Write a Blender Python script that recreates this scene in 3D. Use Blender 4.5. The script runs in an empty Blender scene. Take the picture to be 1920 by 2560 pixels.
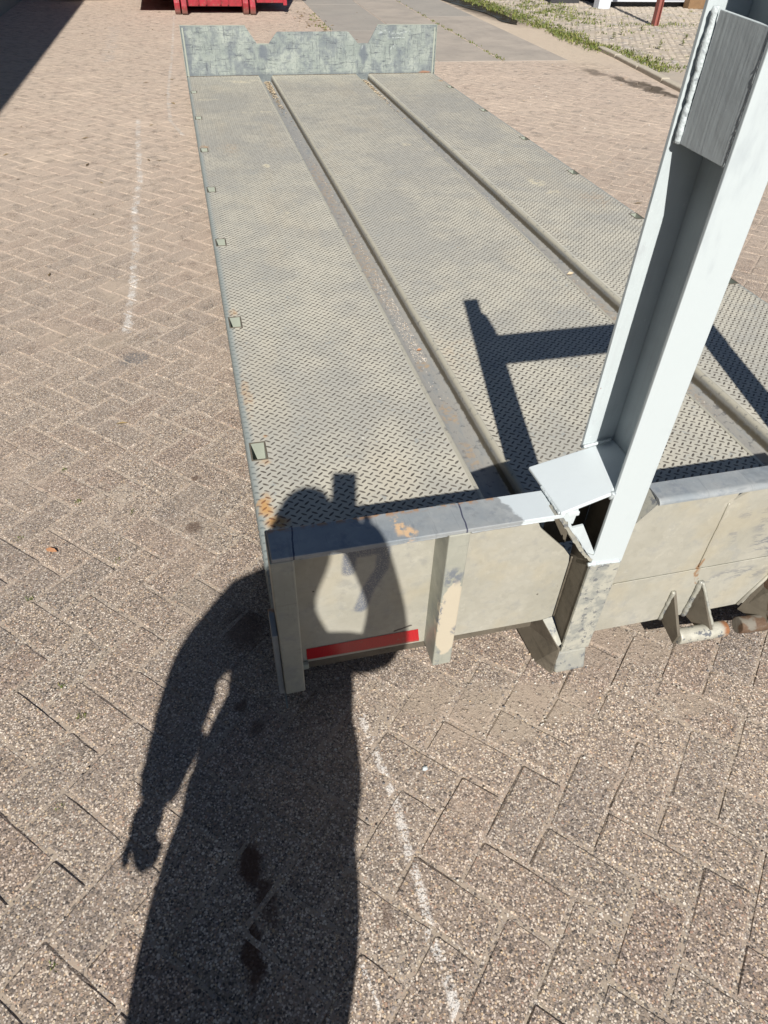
import bpy, bmesh, math, random
import numpy as np
from mathutils import Vector, Matrix
random.seed(7); rng = np.random.default_rng(11)
C = bpy.context.scene.collection
S = bpy.context.scene
Z0 = 0.13                      # deck top above the ground

# ------------------------------------------------------------------ camera
def basis(yaw, pitch, roll):
    f = Vector((math.sin(yaw)*math.cos(pitch), math.cos(yaw)*math.cos(pitch), -math.sin(pitch)))
    r = Vector((math.cos(yaw), -math.sin(yaw), 0)); u = r.cross(f)
    return r*math.cos(roll)+u*math.sin(roll), -r*math.sin(roll)+u*math.cos(roll), f
CR_, CU_, CF_ = basis(math.radians(15.357), math.radians(42.552), math.radians(2.186))
CPOS = Vector((-0.023, -1.421, 1.375+Z0)); FPX = 1688.0
cam = bpy.data.cameras.new('camera'); camo = bpy.data.objects.new('camera', cam); C.objects.link(camo)
m = Matrix.Identity(4)
for i in range(3):
    m[i][0] = CR_[i]; m[i][1] = CU_[i]; m[i][2] = -CF_[i]; m[i][3] = CPOS[i]
camo.matrix_world = m
cam.sensor_fit = 'VERTICAL'; cam.sensor_height = 24; cam.lens = FPX/2560*24
cam.clip_start = 0.01; cam.clip_end = 500
S.camera = camo
def px(p):
    d = Vector(p)-CPOS; D = d.dot(CF_)
    if D <= 0.05: return None
    return 960+FPX*d.dot(CR_)/D, 1280-FPX*d.dot(CU_)/D, D

# ------------------------------------------------------------------ light
SUN_AZ = math.radians(12.0); SUN_EL = math.radians(40.2)
w = bpy.data.worlds.new('World'); S.world = w; w.use_nodes = True
nt = w.node_tree; bg = nt.nodes['Background']
sky = nt.nodes.new('ShaderNodeTexSky'); sky.sky_type = 'NISHITA'; sky.sun_disc = False
sky.sun_elevation = SUN_EL; sky.sun_rotation = math.pi+SUN_AZ
sky.air_density = 0.75; sky.dust_density = 0.4; sky.ozone_density = 1.0
nt.links.new(sky.outputs[0], bg.inputs[0]); bg.inputs[1].default_value = 0.05
sl = bpy.data.lights.new('sun', 'SUN'); sl.energy = 5.0; sl.angle = math.radians(0.53); sl.color = (1.0, 0.95, 0.87)
so = bpy.data.objects.new('sun', sl); C.objects.link(so)
ldir = Vector((math.sin(SUN_AZ)*math.cos(SUN_EL), math.cos(SUN_AZ)*math.cos(SUN_EL), -math.sin(SUN_EL)))
so.rotation_euler = ldir.to_track_quat('-Z', 'Y').to_euler(); so.location = (-3, -10, 9)
S.view_settings.view_transform = 'Standard'; S.view_settings.look = 'None'
S.view_settings.gamma = 1; S.view_settings.exposure = 0.47
S.view_settings.use_curve_mapping = False

# ------------------------------------------------------------------ node helpers
class N:
    def __init__(s, name):
        s.m = bpy.data.materials.new(name); s.m.use_nodes = True; s.t = s.m.node_tree
        s.b = s.t.nodes['Principled BSDF']; s.geo = s.t.nodes.new('ShaderNodeNewGeometry'); s.P = s.geo.outputs['Position']
        s._sep = None
    def n(s, t): return s.t.nodes.new('ShaderNode'+t)
    def l(s, a, b): s.t.links.new(a, b)
    def put(s, sock, v):
        if isinstance(v, bpy.types.NodeSocket): s.l(v, sock)
        elif v is not None:
            if sock.type == 'RGBA' and len(v) == 3: v = (*v, 1)
            sock.default_value = v
    def xyz(s):
        if not s._sep:
            n = s.n('SeparateXYZ'); s.l(s.P, n.inputs[0]); s._sep = n.outputs
        return s._sep
    def math(s, op, a, b=None, c=None, clamp=False):
        n = s.n('Math'); n.operation = op; n.use_clamp = clamp
        s.put(n.inputs[0], a); s.put(n.inputs[1], b); s.put(n.inputs[2], c); return n.outputs[0]
    def vec(s, op, a, b=None):
        n = s.n('VectorMath'); n.operation = op; s.put(n.inputs[0], a)
        if b is not None: s.put(n.inputs[1], b)
        return n.outputs['Value'] if op in ('LENGTH', 'DISTANCE') else n.outputs[0]
    def noise(s, scale, detail=3, rough=.55, vec=None, col=False, dist=0):
        n = s.n('TexNoise'); s.l(vec or s.P, n.inputs['Vector']); n.inputs['Scale'].default_value = scale
        n.inputs['Detail'].default_value = detail; n.inputs['Roughness'].default_value = rough; n.inputs['Distortion'].default_value = dist
        return n.outputs['Color' if col else 'Fac']
    def vor(s, scale, feature='F1', vec=None, rand=1):
        n = s.n('TexVoronoi'); n.feature = feature; s.l(vec or s.P, n.inputs['Vector']); n.inputs['Scale'].default_value = scale
        n.inputs['Randomness'].default_value = rand; return n.outputs
    def ss(s, v, a, b, lo=0., hi=1.):
        n = s.n('MapRange'); n.interpolation_type = 'SMOOTHSTEP'; s.put(n.inputs['Value'], v)
        n.inputs['From Min'].default_value = a; n.inputs['From Max'].default_value = b
        n.inputs['To Min'].default_value = lo; n.inputs['To Max'].default_value = hi; return n.outputs[0]
    def mix(s, f, a, b, mode='MIX'):
        n = s.n('Mix'); n.data_type = 'RGBA'; n.blend_type = mode
        s.put(n.inputs[0], f); s.put(n.inputs[6], a); s.put(n.inputs[7], b); return n.outputs[2]
    def ramp(s, v, stops, const=False):
        n = s.n('ValToRGB'); s.put(n.inputs[0], v); r = n.color_ramp
        if const: r.interpolation = 'CONSTANT'
        while len(r.elements) < len(stops): r.elements.new(0.5)
        for e, (p, c) in zip(r.elements, stops): e.position = p; e.color = (*c, 1) if len(c) == 3 else c
        return n.outputs[0]
    def scale(s, v, vec=None):
        n = s.n('VectorMath'); n.operation = 'MULTIPLY'; s.l(vec or s.P, n.inputs[0]); n.inputs[1].default_value = v; return n.outputs[0]
    def warp(s, amt, sc, vec=None):
        c = s.noise(sc, 3, .6, vec, col=True); d = s.vec('SUBTRACT', c, (.5, .5, .5))
        return s.vec('ADD', vec or s.P, s.vec('MULTIPLY', d, (amt, amt, amt)))
    def blobs(s, lst, soft=(.45, 1.), warp=.05, wsc=9, vec=None):
        p = s.warp(warp, wsc, vec); out = None
        for (x, y, z, rx, ry, rz, k) in lst:
            q = s.vec('DIVIDE', s.vec('SUBTRACT', p, (x, y, z)), (rx, ry, rz))
            v = s.ss(s.vec('LENGTH', q), soft[0], soft[1], k, 0.)
            out = v if out is None else s.math('MAXIMUM', out, v)
        return out
    def gblobs(s, lst, **k): return s.blobs([(x, y, 0, rx, ry, 50, a) for x, y, rx, ry, a in lst], **k)
    def polyline(s, pts, wd, ax=('X', 'Y'), warp=.012, wsc=25):
        """mask 0..1 around a chain of segments in a plane of two axes"""
        n = s.n('SeparateXYZ'); s.l(s.warp(warp, wsc), n.inputs[0]); X, Y = n.outputs[ax[0]], n.outputs[ax[1]]; out = None
        for (x0, y0), (x1, y1) in zip(pts, pts[1:]):
            dx, dy = x1-x0, y1-y0; L = math.hypot(dx, dy); ux, uy = dx/L, dy/L
            t = s.math('ADD', s.math('MULTIPLY', s.math('SUBTRACT', X, x0), ux), s.math('MULTIPLY', s.math('SUBTRACT', Y, y0), uy))
            tc = s.math('SUBTRACT', t, s.math('MINIMUM', s.math('MAXIMUM', t, 0.), L))
            d = s.math('ADD', s.math('MULTIPLY', s.math('SUBTRACT', X, x0), -uy), s.math('MULTIPLY', s.math('SUBTRACT', Y, y0), ux))
            r = s.math('SQRT', s.math('ADD', s.math('MULTIPLY', tc, tc), s.math('MULTIPLY', d, d)))
            v = s.ss(r, wd*.45, wd, 1., 0.); out = v if out is None else s.math('MAXIMUM', out, v)
        return out
    def bump(s, h, strength, dist, prev=None):
        n = s.n('Bump'); n.inputs['Strength'].default_value = strength; n.inputs['Distance'].default_value = dist
        s.put(n.inputs['Height'], h)
        if prev is not None: s.l(prev, n.inputs['Normal'])
        return n.outputs[0]
    def done(s, col, rough=.7, metal=0., bump=None, spec=None):
        s.put(s.b.inputs['Base Color'], col); s.put(s.b.inputs['Roughness'], rough); s.put(s.b.inputs['Metallic'], metal)
        if bump is not None: s.l(bump, s.b.inputs['Normal'])
        if spec is not None: s.put(s.b.inputs['Specular IOR Level'], spec)
        return s.m

PEB = [(0, (.045, .045, .048)), (.16, (.10, .093, .088)), (.32, (.18, .16, .145)), (.46, (.32, .275, .235)), (.60, (.235, .215, .21)), (.70, (.43, .385, .335)), (.84, (.60, .57, .52)), (.94, (.46, .37, .25)), (.975, (.31, .22, .175))]
CHALK_R = [(.178, -.553), (.195, -.696), (.207, -.79), (.205, -.89), (.211, -.987), (.206, -1.045), (.217, -1.12), (.214, -1.2)]
CHALK_R2 = [(.066, -1.07), (.08, -1.145)]
CHALK_L = [(-.46, 5.45), (-.457, 5.05), (-.421, 3.787), (-.441, 3.227), (-.425, 2.69), (-.426, 2.243), (-.429, 1.954), (-.445, 1.58)]
LINE_F = [(-.047, 11.85), (-.132, 8.45), (-.201, 6.5), (-.198, 5.415), (-.1, 4.9)]
LINE_F2 = [(-.88, 10.7), (-.845, 8.2)]
SANDB = [(-.46, 5.31, .22, .16, 1), (-.30, 5.33, .2, .08, .9), (-1.056, 4.448, .24, .22, .9), (-.489, 2.034, .14, .17, 1), (-.45, 2.6, .10, .10, .6), (-.729, 1.597, .1, .1, .7), (-.52, 1.5, .12, .12, .6), (-1.143, 7.163, .16, .2, .9), (-.961, 7.35, .1, .16, .8), (-.98, 6.5, .2, .12, .9), (-.732, 8.75, .12, .15, .9), (-1.0, 5.9, .3, .12, .5),
         (.55, -.62, .30, .10, .95), (.95, -.48, .3, .12, .8), (.4, -.55, .2, .06, .8), (1.0, -.70, .12, .05, .6), (3.1, 5.6, .9, .35, .6), (3.8, 4.6, .8, .3, .6), (3.3, 6.9, .8, .25, .5), (.8, 7.2, .6, .4, .6), (.3, 9.5, .9, .5, .6), (-.2, .15, .1, .5, .35)]
OIL = [(-.122, -.835, .034, .062, 1), (-.105, -.90, .02, .04, .9), (-.135, -1.0, .024, .085, .95), (-.108, -.458, .02, .02, .8), (-.076, -.53, .022, .03, .8), (-.092, -.93, .018, .05, .7), (-.074, -.22, .07, .09, .75), (.13, -1.0, .02, .03, .5), (-.185, .46, .02, .018, .8), (-.2, .22, .03, .03, .7)]
MUD = [(4.82, 6.55, .12, .45, .8), (4.88, 6.1, .10, .3, .8), (4.9, 7.5, .3, .3, .45), (4.45, 7.3, .4, .35, .3), (-1.30, 5.03, .22, .1, .5), (-.42, 4.9, .25, .06, .35), (2.06, 9.5, .12, 1.2, .5), (2.0, 11.5, .2, 1.5, .5)]

def ground_mat(name, kind):
    g = N(name); X = g.xyz()
    far = g.ss(g.vec('DISTANCE', g.P, tuple(CPOS)), 3., 9.)           # pebbles no longer resolve: only calms their contrast
    big = g.vor(118); col2 = g.ramp(g.n('SeparateColor').outputs[0] if 0 else g.math('FRACT', g.math('MULTIPLY', g.vec('LENGTH', big['Color']), 7.31)), PEB)
    sm = g.vor(265); col1 = g.ramp(g.math('FRACT', g.math('MULTIPLY', g.vec('LENGTH', sm['Color']), 9.7)), PEB)
    fine = g.noise(420, 2); n1 = g.noise(3.1, 4); n0 = g.noise(.7, 3); n2 = g.noise(26, 4, .65)
    sandc = g.mix(fine, (.20, .172, .14), (.375, .325, .265)); sandc = g.mix(g.ss(n1, .35, .7), sandc, (.31, .255, .21))
    rsel = g.math('FRACT', g.math('MULTIPLY', g.vec('LENGTH', sm['Color']), 23.1))
    m1 = g.math('MULTIPLY', g.ss(sm['Distance'], .56, .66, 1, 0), g.ss(rsel, .05, .1))
    rb = g.math('FRACT', g.math('MULTIPLY', g.vec('LENGTH', big['Color']), 31.7))
    m2 = g.math('MULTIPLY', g.ss(big['Distance'], .34, .42, 1, 0), g.ss(rb, .52, .56))
    if kind == 'sand':
        m1 = g.math('MULTIPLY', m1, g.ss(rsel, .40, .44)); m2 = g.math('MULTIPLY', m2, g.ss(rb, .84, .86)); sandc = g.mix(g.ss(X['Y'], -.8, 1.5, .0, .55), sandc, (.44, .375, .31))
    c = g.mix(m1, g.mix(.55, sandc, (.15, .128, .108)) if kind == 'paver' else sandc, col1); c = g.mix(m2, c, col2)  # paver matrix darkened: shade of the pits between pebbles put into colour
    h = g.math('ADD', g.math('MULTIPLY', m1, .5), g.math('MULTIPLY', m2, .8))
    if kind == 'paver':
        r = g.math('ADD', g.n('ObjectInfo').outputs['Random'], g.geo.outputs['Random Per Island']); r = g.math('FRACT', r)
        c = g.mix(1., c, g.ramp(r, [(0, (.88, .87, .88)), (.3, (1.0, .98, .965)), (.55, (1.10, 1.06, 1.03)), (.75, (1.03, .98, .95)), (1, (.97, .90, .88))]), 'MULTIPLY')
        # sand left lying on the stones
        sm_ = g.ss(g.math('ADD', g.math('MULTIPLY', n1, .6), g.math('MULTIPLY', n2, .4)), .56, .68)
        sp = g.math('MAXIMUM', g.math('MULTIPLY', sm_, .7), g.gblobs(SANDB, warp=.14, wsc=7))
        nn = g.noise(90, 2); sp = g.math('MULTIPLY', sp, g.ss(nn, .30, .5))
        c = g.mix(sp, c, sandc); h = g.math('MULTIPLY', h, g.math('SUBTRACT', 1., g.math('MULTIPLY', sp, .8)))
        ch = g.math('MAXIMUM', g.polyline(CHALK_R, .013, warp=.018), g.math('MULTIPLY', g.polyline(CHALK_L, .026, warp=.06), g.ss(g.noise(9, 4, .7), .36, .56, .3, 1))); ch = g.math('MAXIMUM', ch, g.polyline(CHALK_R2, .005))
        ch = g.math('MAXIMUM', ch, g.math('MULTIPLY', g.polyline(LINE_F, .02, warp=.02), .75)); ch = g.math('MAXIMUM', ch, g.math('MULTIPLY', g.polyline(LINE_F2, .10, warp=.2, wsc=4), .35))
        ch = g.math('MULTIPLY', ch, g.ss(g.math('ADD', g.math('MULTIPLY', g.noise(170, 2), .6), g.math('MULTIPLY', g.noise(14, 4, .7), .6)), .53, .64))
        chm = g.math('SUBTRACT', 1., ch)
        c = g.mix(g.math('MULTIPLY', ch, .72), c, (.70, .70, .69)); c = g.mix(g.math('MULTIPLY', g.gblobs([(-.40, 1.335, .085, .07, .95)], warp=.08, wsc=14), g.ss(g.noise(120, 2), .40, .55)), c, (.085, .10, .115))
        ol = g.gblobs(OIL, warp=.05, wsc=22, soft=(.5, 1.05)); c = g.mix(g.math('MULTIPLY', ol, .9), c, (.04, .014, .007))
    if kind != 'none':
        md = g.gblobs(MUD, warp=.3, wsc=5); c = g.mix(md, c, (.07, .055, .04))
        # a hint of moss and soot in the joints and along the slabs
        c = g.mix(g.math('MULTIPLY', g.ss(g.noise(5., 5, .7), .58, .72), .30), c, (.15, .135, .12))
        c = g.mix(g.math('MULTIPLY', g.ss(n0, .4, .7), .18), c, (.33, .265, .225))
    # fine blown sand lies thicker further down the yard, and thickest on the strip beside the slabs
    yy = g.math('ADD', X['Y'], g.math('MULTIPLY', g.math('SUBTRACT', n0, .5), 3.)); bl = g.ss(yy, -1.2, 5.5, 0, .72)
    bl = g.math('MULTIPLY', bl, g.ss(g.noise(11, 4, .6), .22, .55))
    if kind == 'paver': bl = g.math('MULTIPLY', bl, chm)
    c = g.mix(bl, c, g.mix(n1, (.49, .40, .34), (.60, .51, .42)))
    st = g.math('MULTIPLY', g.ss(X['X'], 4.4, 4.8), g.ss(X['Y'], 6.5, 8.5)); c = g.mix(g.math('MULTIPLY', st, .75), c, (.50, .43, .34))
    md = g.gblobs(MUD[:2]+[(4.98, 6.2, .10, .7, .9), (4.7, 7.1, .16, .3, .6), (5.3, 12.9, .45, 2.6, .85)], warp=.3, wsc=5); c = g.mix(md, c, (.06, .048, .035))
    c = g.mix(1., c, (1.09, 1.065, 1.045), 'MULTIPLY')
    bp = g.bump(h, .8, .0050); bp = g.bump(fine, .35, .0012, bp)
    return g.done(c, .88, 0, bp, .3)
M = {}
M['paver'] = ground_mat('paver_aggregate', 'paver')
M['sand'] = ground_mat('joint_sand', 'sand')

def slab_mat():
    g = N('cast_concrete'); n = g.noise(2.2, 5, .6); f = g.noise(160, 2)
    r = g.n('ObjectInfo').outputs['Random']
    c = g.mix(g.ss(n, .3, .7), (.25, .225, .20), (.34, .30, .26)); c = g.mix(g.ss(r, .3, .7, 0, .6), c, (.215, .215, .205))
    c = g.mix(g.math('MULTIPLY', f, .35), c, (.46, .41, .35)); c = g.mix(g.math('MULTIPLY', g.ss(g.noise(9, 4, .7), .55, .7), .35), c, (.15, .135, .125))
    st = g.noise(7, 4, .6, g.scale((.25, 3, 1))); c = g.mix(g.math('MULTIPLY', g.ss(st, .6, .68), .35), c, (.42, .38, .33))
    return g.done(c, .85, 0, g.bump(f, .3, .002), .3)
M['slab'] = slab_mat()
def kerb_mat():
    g = N('kerb_concrete'); c = g.mix(g.noise(18, 5, .7), (.30, .27, .22), (.50, .45, .37)); return g.done(c, .9, 0, g.bump(g.noise(60, 3), .5, .006), .2)
M['kerb'] = kerb_mat()
def cobble_mat():
    g = N('yard_stone'); r = g.geo.outputs['Random Per Island']
    c = g.ramp(r, [(0, (.29, .26, .23)), (.4, (.35, .31, .27)), (.7, (.40, .355, .295)), (1, (.31, .295, .285))]); c = g.mix(g.ss(g.noise(2.3, 4), .38, .6), c, (.42, .365, .30))
    c = g.mix(g.math('MULTIPLY', g.noise(70, 2), .3), c, (.16, .14, .12)); return g.done(c, .9, 0, g.bump(g.noise(40, 3), .5, .006), .2)
M['cobble'] = cobble_mat()

# ---- steel
RUSTC = (.33, .16, .06)
def deck_mat(name, tread=False):
    g = N(name); X = g.xyz(); n1 = g.noise(1.5, 5, .6); n2 = g.noise(6, 5, .65); n3 = g.noise(34, 4, .6); f = g.noise(300, 2)
    dust = g.mix(g.ss(n2, .32, .68), (.51, .488, .415), (.45, .437, .38)); dust = g.mix(g.ss(n1, .42, .62, 0, .7), dust, (.375, .37, .34))
    dust = g.mix(g.ss(g.noise(2.4, 4, .6, g.scale((1.6, .5, 1))), .52, .68, 0, .3), dust, (.53, .475, .37))
    zinc = g.mix(n3, (.24, .255, .25), (.36, .375, .36))
    if tread: c = g.mix(g.ss(n3, .35, .7), (.085, .075, .062), (.17, .155, .135)); c = g.mix(g.ss(n1, .5, .7, 0, .4), c, (.23, .225, .20))
    else: c = g.mix(g.ss(g.math('ADD', n3, g.math('MULTIPLY', n2, .4)), .82, .95), dust, zinc)
    # dust is thinner at the rolled edge, which is clean zinc
    e = g.math('MINIMUM', X['X'], g.math('SUBTRACT', 2.5, X['X'])); e = g.math('ADD', e, g.math('MULTIPLY', g.math('SUBTRACT', n2, .5), .03))
    c = g.mix(g.ss(e, .004, .035, .9, 0.), c, (.20, .235, .24) if tread else (.24, .28, .285))
    # rust
    rb = g.gblobs([(.030, .12, .035, .085, 1), (.055, .045, .055, .05, 1), (.07, .47, .018, .02, .7), (.05, .34, .03, .03, .5), (.03, 1.42, .03, .06, .5), (.035, .75, .03, .2, .45), (.04, 4.0, .05, .12, .6), (.22, 3.98, .12, .3, .22), (2.36, 2.55, .14, .25, .25), (2.46, 6.1, .05, .06, .6), (.9, .9, .18, .3, .15)], warp=.06, wsc=16, soft=(.2, 1.))
    rm = g.math('MULTIPLY', rb, g.ss(g.math('ADD', n3, g.math('MULTIPLY', rb, .35)), .45, .75)); c = g.mix(rm, c, (.50, .30, .13) if not tread else (.26, .13, .06))
    # pale splats, sawdust and scuffs
    wb = g.gblobs([(.422, 3.518, .035, .05, 1), (.43, 2.6, .03, .03, .6), (2.12, 2.92, .07, .12, .8), (2.14, 2.72, .08, .04, .6), (.5, 6.2, .13, .06, .75), (.521, 6.25, .3, .05, .4), (.19, 1.68, .012, .012, 1), (1.0, 5.2, .12, .025, .6), (.55, 5.0, .25, .03, .45), (.15, 5.5, .12, .05, .4), (1.5, 3.9, .05, .05, .5)], warp=.06, wsc=24)
    wm = g.math('MULTIPLY', wb, g.ss(n3, .40, .6)); c = g.mix(wm, c, (.56, .51, .38))
    sc = g.noise(11, 3, .7, g.scale((.35, 6, 1))); c = g.mix(g.math('MULTIPLY', g.ss(sc, .66, .72), .35), c, (.50, .49, .44))
    vs = g.vor(9); c = g.mix(g.math('MULTIPLY', g.ss(vs['Distance'], .03, .06, 1, 0), g.ss(g.noise(3, 2), .5, .55)), c, (.66, .64, .58))
    return g.done(c, g.ss(n3, .3, .7, .42, .62) if tread else g.ss(n3, .3, .7, .5, .7), .15 if tread else .1, g.bump(f, .25, .0008), .4)
M['deck'] = deck_mat('dusty_galvanised_plate'); M['tread'] = deck_mat('worn_tread', True)
def channel_mat():
    g = N('channel_zinc'); X = g.xyz(); n = g.noise(9, 5, .7, g.scale((3, .6, 1))); n2 = g.noise(40, 4, .65)
    c = g.mix(g.ss(n, .35, .65), (.27, .28, .28), (.40, .375, .325)); c = g.mix(g.ss(n, .44, .64, 0, .5), c, (.20, .215, .235)); zz = g.math('ADD', X['Z'], g.math('MULTIPLY', g.math('SUBTRACT', n2, .5), .012)); c = g.mix(g.math('MULTIPLY', g.ss(zz, .080, .084), g.ss(zz, .112, .098)), c, (.12, .105, .078)); c = g.mix(g.ss(zz, .112, .125), c, (.43, .41, .34))  # wall shading painted by height: dirt-brown base band, pale shoulder
    c = g.mix(g.math('MULTIPLY', g.ss(n2, .56, .66), .6), c, (.12, .125, .135)); ru = g.gblobs([(.76, .9, .03, .06, .8), (.75, .55, .04, .1, .7), (.75, .30, .03, .1, .6), (.75, 2.0, .06, .8, .5), (.75, 3.2, .06, .8, .5), (1.74, 1.0, .06, .8, .5)], warp=.06, wsc=18)
    c = g.mix(g.math('MULTIPLY', ru, g.ss(g.noise(60, 3), .42, .6)), c, (.42, .31, .20)); return g.done(c, .5, .15, g.bump(n2, .25, .001), .45)
M['channel'] = channel_mat()
def zinc_mat(name, a, b, cc, streak=True, extra=None, scr=.5, rough=(.38, .6)):
    g = N(name); n = g.noise(5, 5, .62); n2 = g.noise(22, 5, .7); n3 = g.noise(130, 3)
    c = g.mix(g.ss(n, .33, .67), a, b); c = g.mix(g.ss(n2, .52, .68, 0, .7), c, cc)
    for sv, am in (((.6, .6, 9), scr), ((9, .6, .6), scr*.8)):
        s_ = g.noise(9, 4, .75, g.scale(sv)); c = g.mix(g.math('MULTIPLY', g.ss(s_, .60, .66), am), c, tuple(v*.45 for v in cc))
    vz = g.vor(75); sz = g.math('FRACT', g.math('MULTIPLY', g.vec('LENGTH', vz['Color']), 13.)); c = g.mix(g.math('MULTIPLY', sz, .16), c, tuple(v*.6 for v in a)); fn = g.noise(17, 6, .8); c = g.mix(g.ss(fn, .56, .66, 0, .22), c, tuple(v*.55 for v in b)); c = g.mix(g.ss(fn, .42, .34, 0, .25), c, tuple(min(1, v*1.35) for v in b))
    if extra: c = extra(g, c, n, n2)
    return g.done(c, g.ss(n2, .3, .7, *rough), .12, g.bump(n3, .12, .001), .45)
def ex_panel(g, c, n, n2):
    c = g.mix(g.ss(g.noise(7, 3), .5, .66, 0, .28), c, (.42, .365, .25))
    sp = g.polyline([(.168, .30+Z0), (.172, .352+Z0), (.245, .352+Z0), (.241, .29+Z0), (.212, .228+Z0), (.195, .17+Z0)], .021, ax=('X', 'Z'), warp=.004)
    sp = g.math('MULTIPLY', sp, g.ss(g.noise(500, 2), .30, .52)); c = g.mix(g.math('MULTIPLY', sp, .8), c, (.10, .12, .17))
    ds = g.polyline([(.28, .03+.03+Z0), (.32, .068+Z0)], .004, ax=('X', 'Z')); c = g.mix(ds, c, (.1, .09, .08))
    v = g.vor(26); return g.mix(g.math('MULTIPLY', g.ss(v['Distance'], .05, .09, 1, 0), g.ss(g.noise(4, 2), .56, .6)), c, (.08, .07, .06))
def ex_lower(g, c, n, n2):
    c = ex_panel(g, c, n, n2); rb = g.blobs([(1.20, -.52, .34+Z0, .08, .5, .10, 1), (1.24, -.52, .24+Z0, .10, .5, .08, 1), (1.16, -.52, .12+Z0, .14, .5, .03, .7), (1.09, -.52, .30+Z0, .02, .5, .08, .5)], warp=.08, wsc=9)
    s_ = g.noise(10, 4, .75, g.scale((1.5, 1, 5))); m_ = g.math('MULTIPLY', rb, g.ss(s_, .46, .56)); c = g.mix(g.math('MULTIPLY', m_, .8), c, (.15, .16, .18))
    r2 = g.polyline([(1.034, .20+Z0), (1.028, .16+Z0), (1.045, .12+Z0)], .008, ax=('X', 'Z')); return g.mix(g.math('MULTIPLY', r2, g.ss(n2, .4, .5)), c, (.27, .17, .10))
M['panel'] = zinc_mat('pale_galvanised_panel', (.345, .335, .285), (.40, .39, .34), (.30, .30, .28), extra=ex_lower, scr=.06, rough=(.5, .68))
def ex_beam(g, c, n, n2):
    rb = g.blobs([(.262, -.49, .447+Z0, .014, .04, .1, 1), (.28, -.515, .447+Z0, .018, .022, .1, 1)], warp=.03, wsc=40)
    c = g.mix(g.math('MULTIPLY', rb, g.ss(g.noise(70, 3), .40, .55)), c, (.60, .42, .26))
    for x in (.052, .398):
        c = g.mix(g.polyline([(x+.004, -.45), (x-.004, -.532)], .0022, warp=.006), c, (.06, .065, .10))
    ed = g.ss(g.xyz()['Y'], -.465, -.452); c = g.mix(g.math('MULTIPLY', ed, g.ss(g.noise(60, 4), .45, .6)), c, (.36, .22, .13))
    X = g.math('ADD', g.xyz()['X'], g.math('MULTIPLY', g.xyz()['Y'], .38)); X = g.math('ADD', X, g.math('MULTIPLY', g.noise(45, 4), .03))
    wm = g.math('MULTIPLY', g.ss(X, .326, .334), g.ss(g.xyz()['X'], .78, .76)); return g.mix(wm, c, (.545, .60, .63))
M['beam'] = zinc_mat('weathered_zinc_beam', (.235, .265, .29), (.33, .345, .35), (.185, .21, .245), extra=ex_beam, scr=.25, rough=(.3, .5))
def ex_post(g, c, n, n2):
    b1 = g.blobs([(.385, -.532, .16+Z0, .03, .05, .13, 1), (.39, -.532, .25+Z0, .016, .05, .05, .9)], warp=.035, wsc=30, soft=(.93, 1.)); c = g.mix(b1, c, (.50, .45, .355))
    b2 = g.blobs([(.38, -.532, .31+Z0, .03, .05, .035, .8), (.402, -.532, .12+Z0, .012, .05, .02, .8), (.362, -.532, .19+Z0, .004, .05, .06, .9), (-.004, -.532, .10+Z0, .010, .05, .12, .9), (.366, -.532, .02+Z0, .008, .05, .04, .6)], warp=.03, wsc=50)
    return g.mix(g.math('MULTIPLY', b2, g.ss(g.noise(70, 3), .36, .55)), c, (.14, .16, .20))
M['post'] = zinc_mat('chipped_zinc_post', (.31, .32, .275), (.37, .37, .32), (.27, .285, .27), extra=ex_post, scr=.2)
def ex_flap(g, c, n, n2):
    b = g.noise(7.5, 6, .72, g.scale((1, 1, .8))); c = g.mix(g.ss(g.math('ADD', b, g.math('MULTIPLY', g.math('SUBTRACT', g.noise(30, 4, .7), .5), .3)), .44, .62, 0, .62), c, (.12, .14, .17))
    s_ = g.noise(9, 6, .8, g.scale((1, 1, 7))); c = g.mix(g.math('MULTIPLY', g.ss(s_, .54, .63), .75), c, (.06, .07, .09))
    s_ = g.noise(8, 6, .8, g.scale((8, 1, .9))); c = g.mix(g.math('MULTIPLY', g.ss(s_, .55, .64), .70), c, (.06, .07, .09)); ed = g.ss(g.math('ADD', g.xyz()['Z'], g.math('MULTIPLY', g.noise(20, 4), .04)), Z0+.055, Z0+.02, 0, .7); c = g.mix(ed, c, (.13, .15, .165)); nb = g.blobs([(.755, 6.47, .20+Z0, .07, .5, .09, .8), (1.745, 6.47, .18+Z0, .06, .5, .10, .8), (.03, 6.47, .2+Z0, .05, .5, .3, .6)], warp=.1, wsc=12); c = g.mix(nb, c, (.12, .14, .17))
    sw = g.polyline([(1.9, .345+Z0), (1.98, .362+Z0), (2.07, .335+Z0), (2.22, .355+Z0)], .012, ax=('X', 'Z')); sw = g.math('MAXIMUM', sw, g.polyline([(2.0, .305+Z0), (2.17, .305+Z0)], .006, ax=('X', 'Z')))
    sw = g.math('MAXIMUM', sw, g.polyline([(2.07, .245+Z0), (2.03, .21+Z0)], .012, ax=('X', 'Z'))); sw = g.math('MAXIMUM', sw, g.polyline([(1.735, .22+Z0), (1.74, .24+Z0)], .01, ax=('X', 'Z')))
    c = g.mix(g.math('MULTIPLY', g.math('MULTIPLY', sw, g.ss(g.noise(60, 4), .42, .6)), .5), c, (.5, .55, .55)); c = g.mix(g.blobs([(2.4, 6.47, .01+Z0, .08, .5, .02, .9)], warp=.03), c, (.30, .16, .10))
    return g.mix(g.ss(g.xyz()['Z'], .43+Z0-.035, .43+Z0, 0, .0), c, (.3, .3, .3))
M['flap'] = zinc_mat('scratched_zinc_board', (.245, .28, .265), (.345, .38, .35), (.17, .195, .21), extra=ex_flap, scr=.7, rough=(.35, .55))
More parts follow.
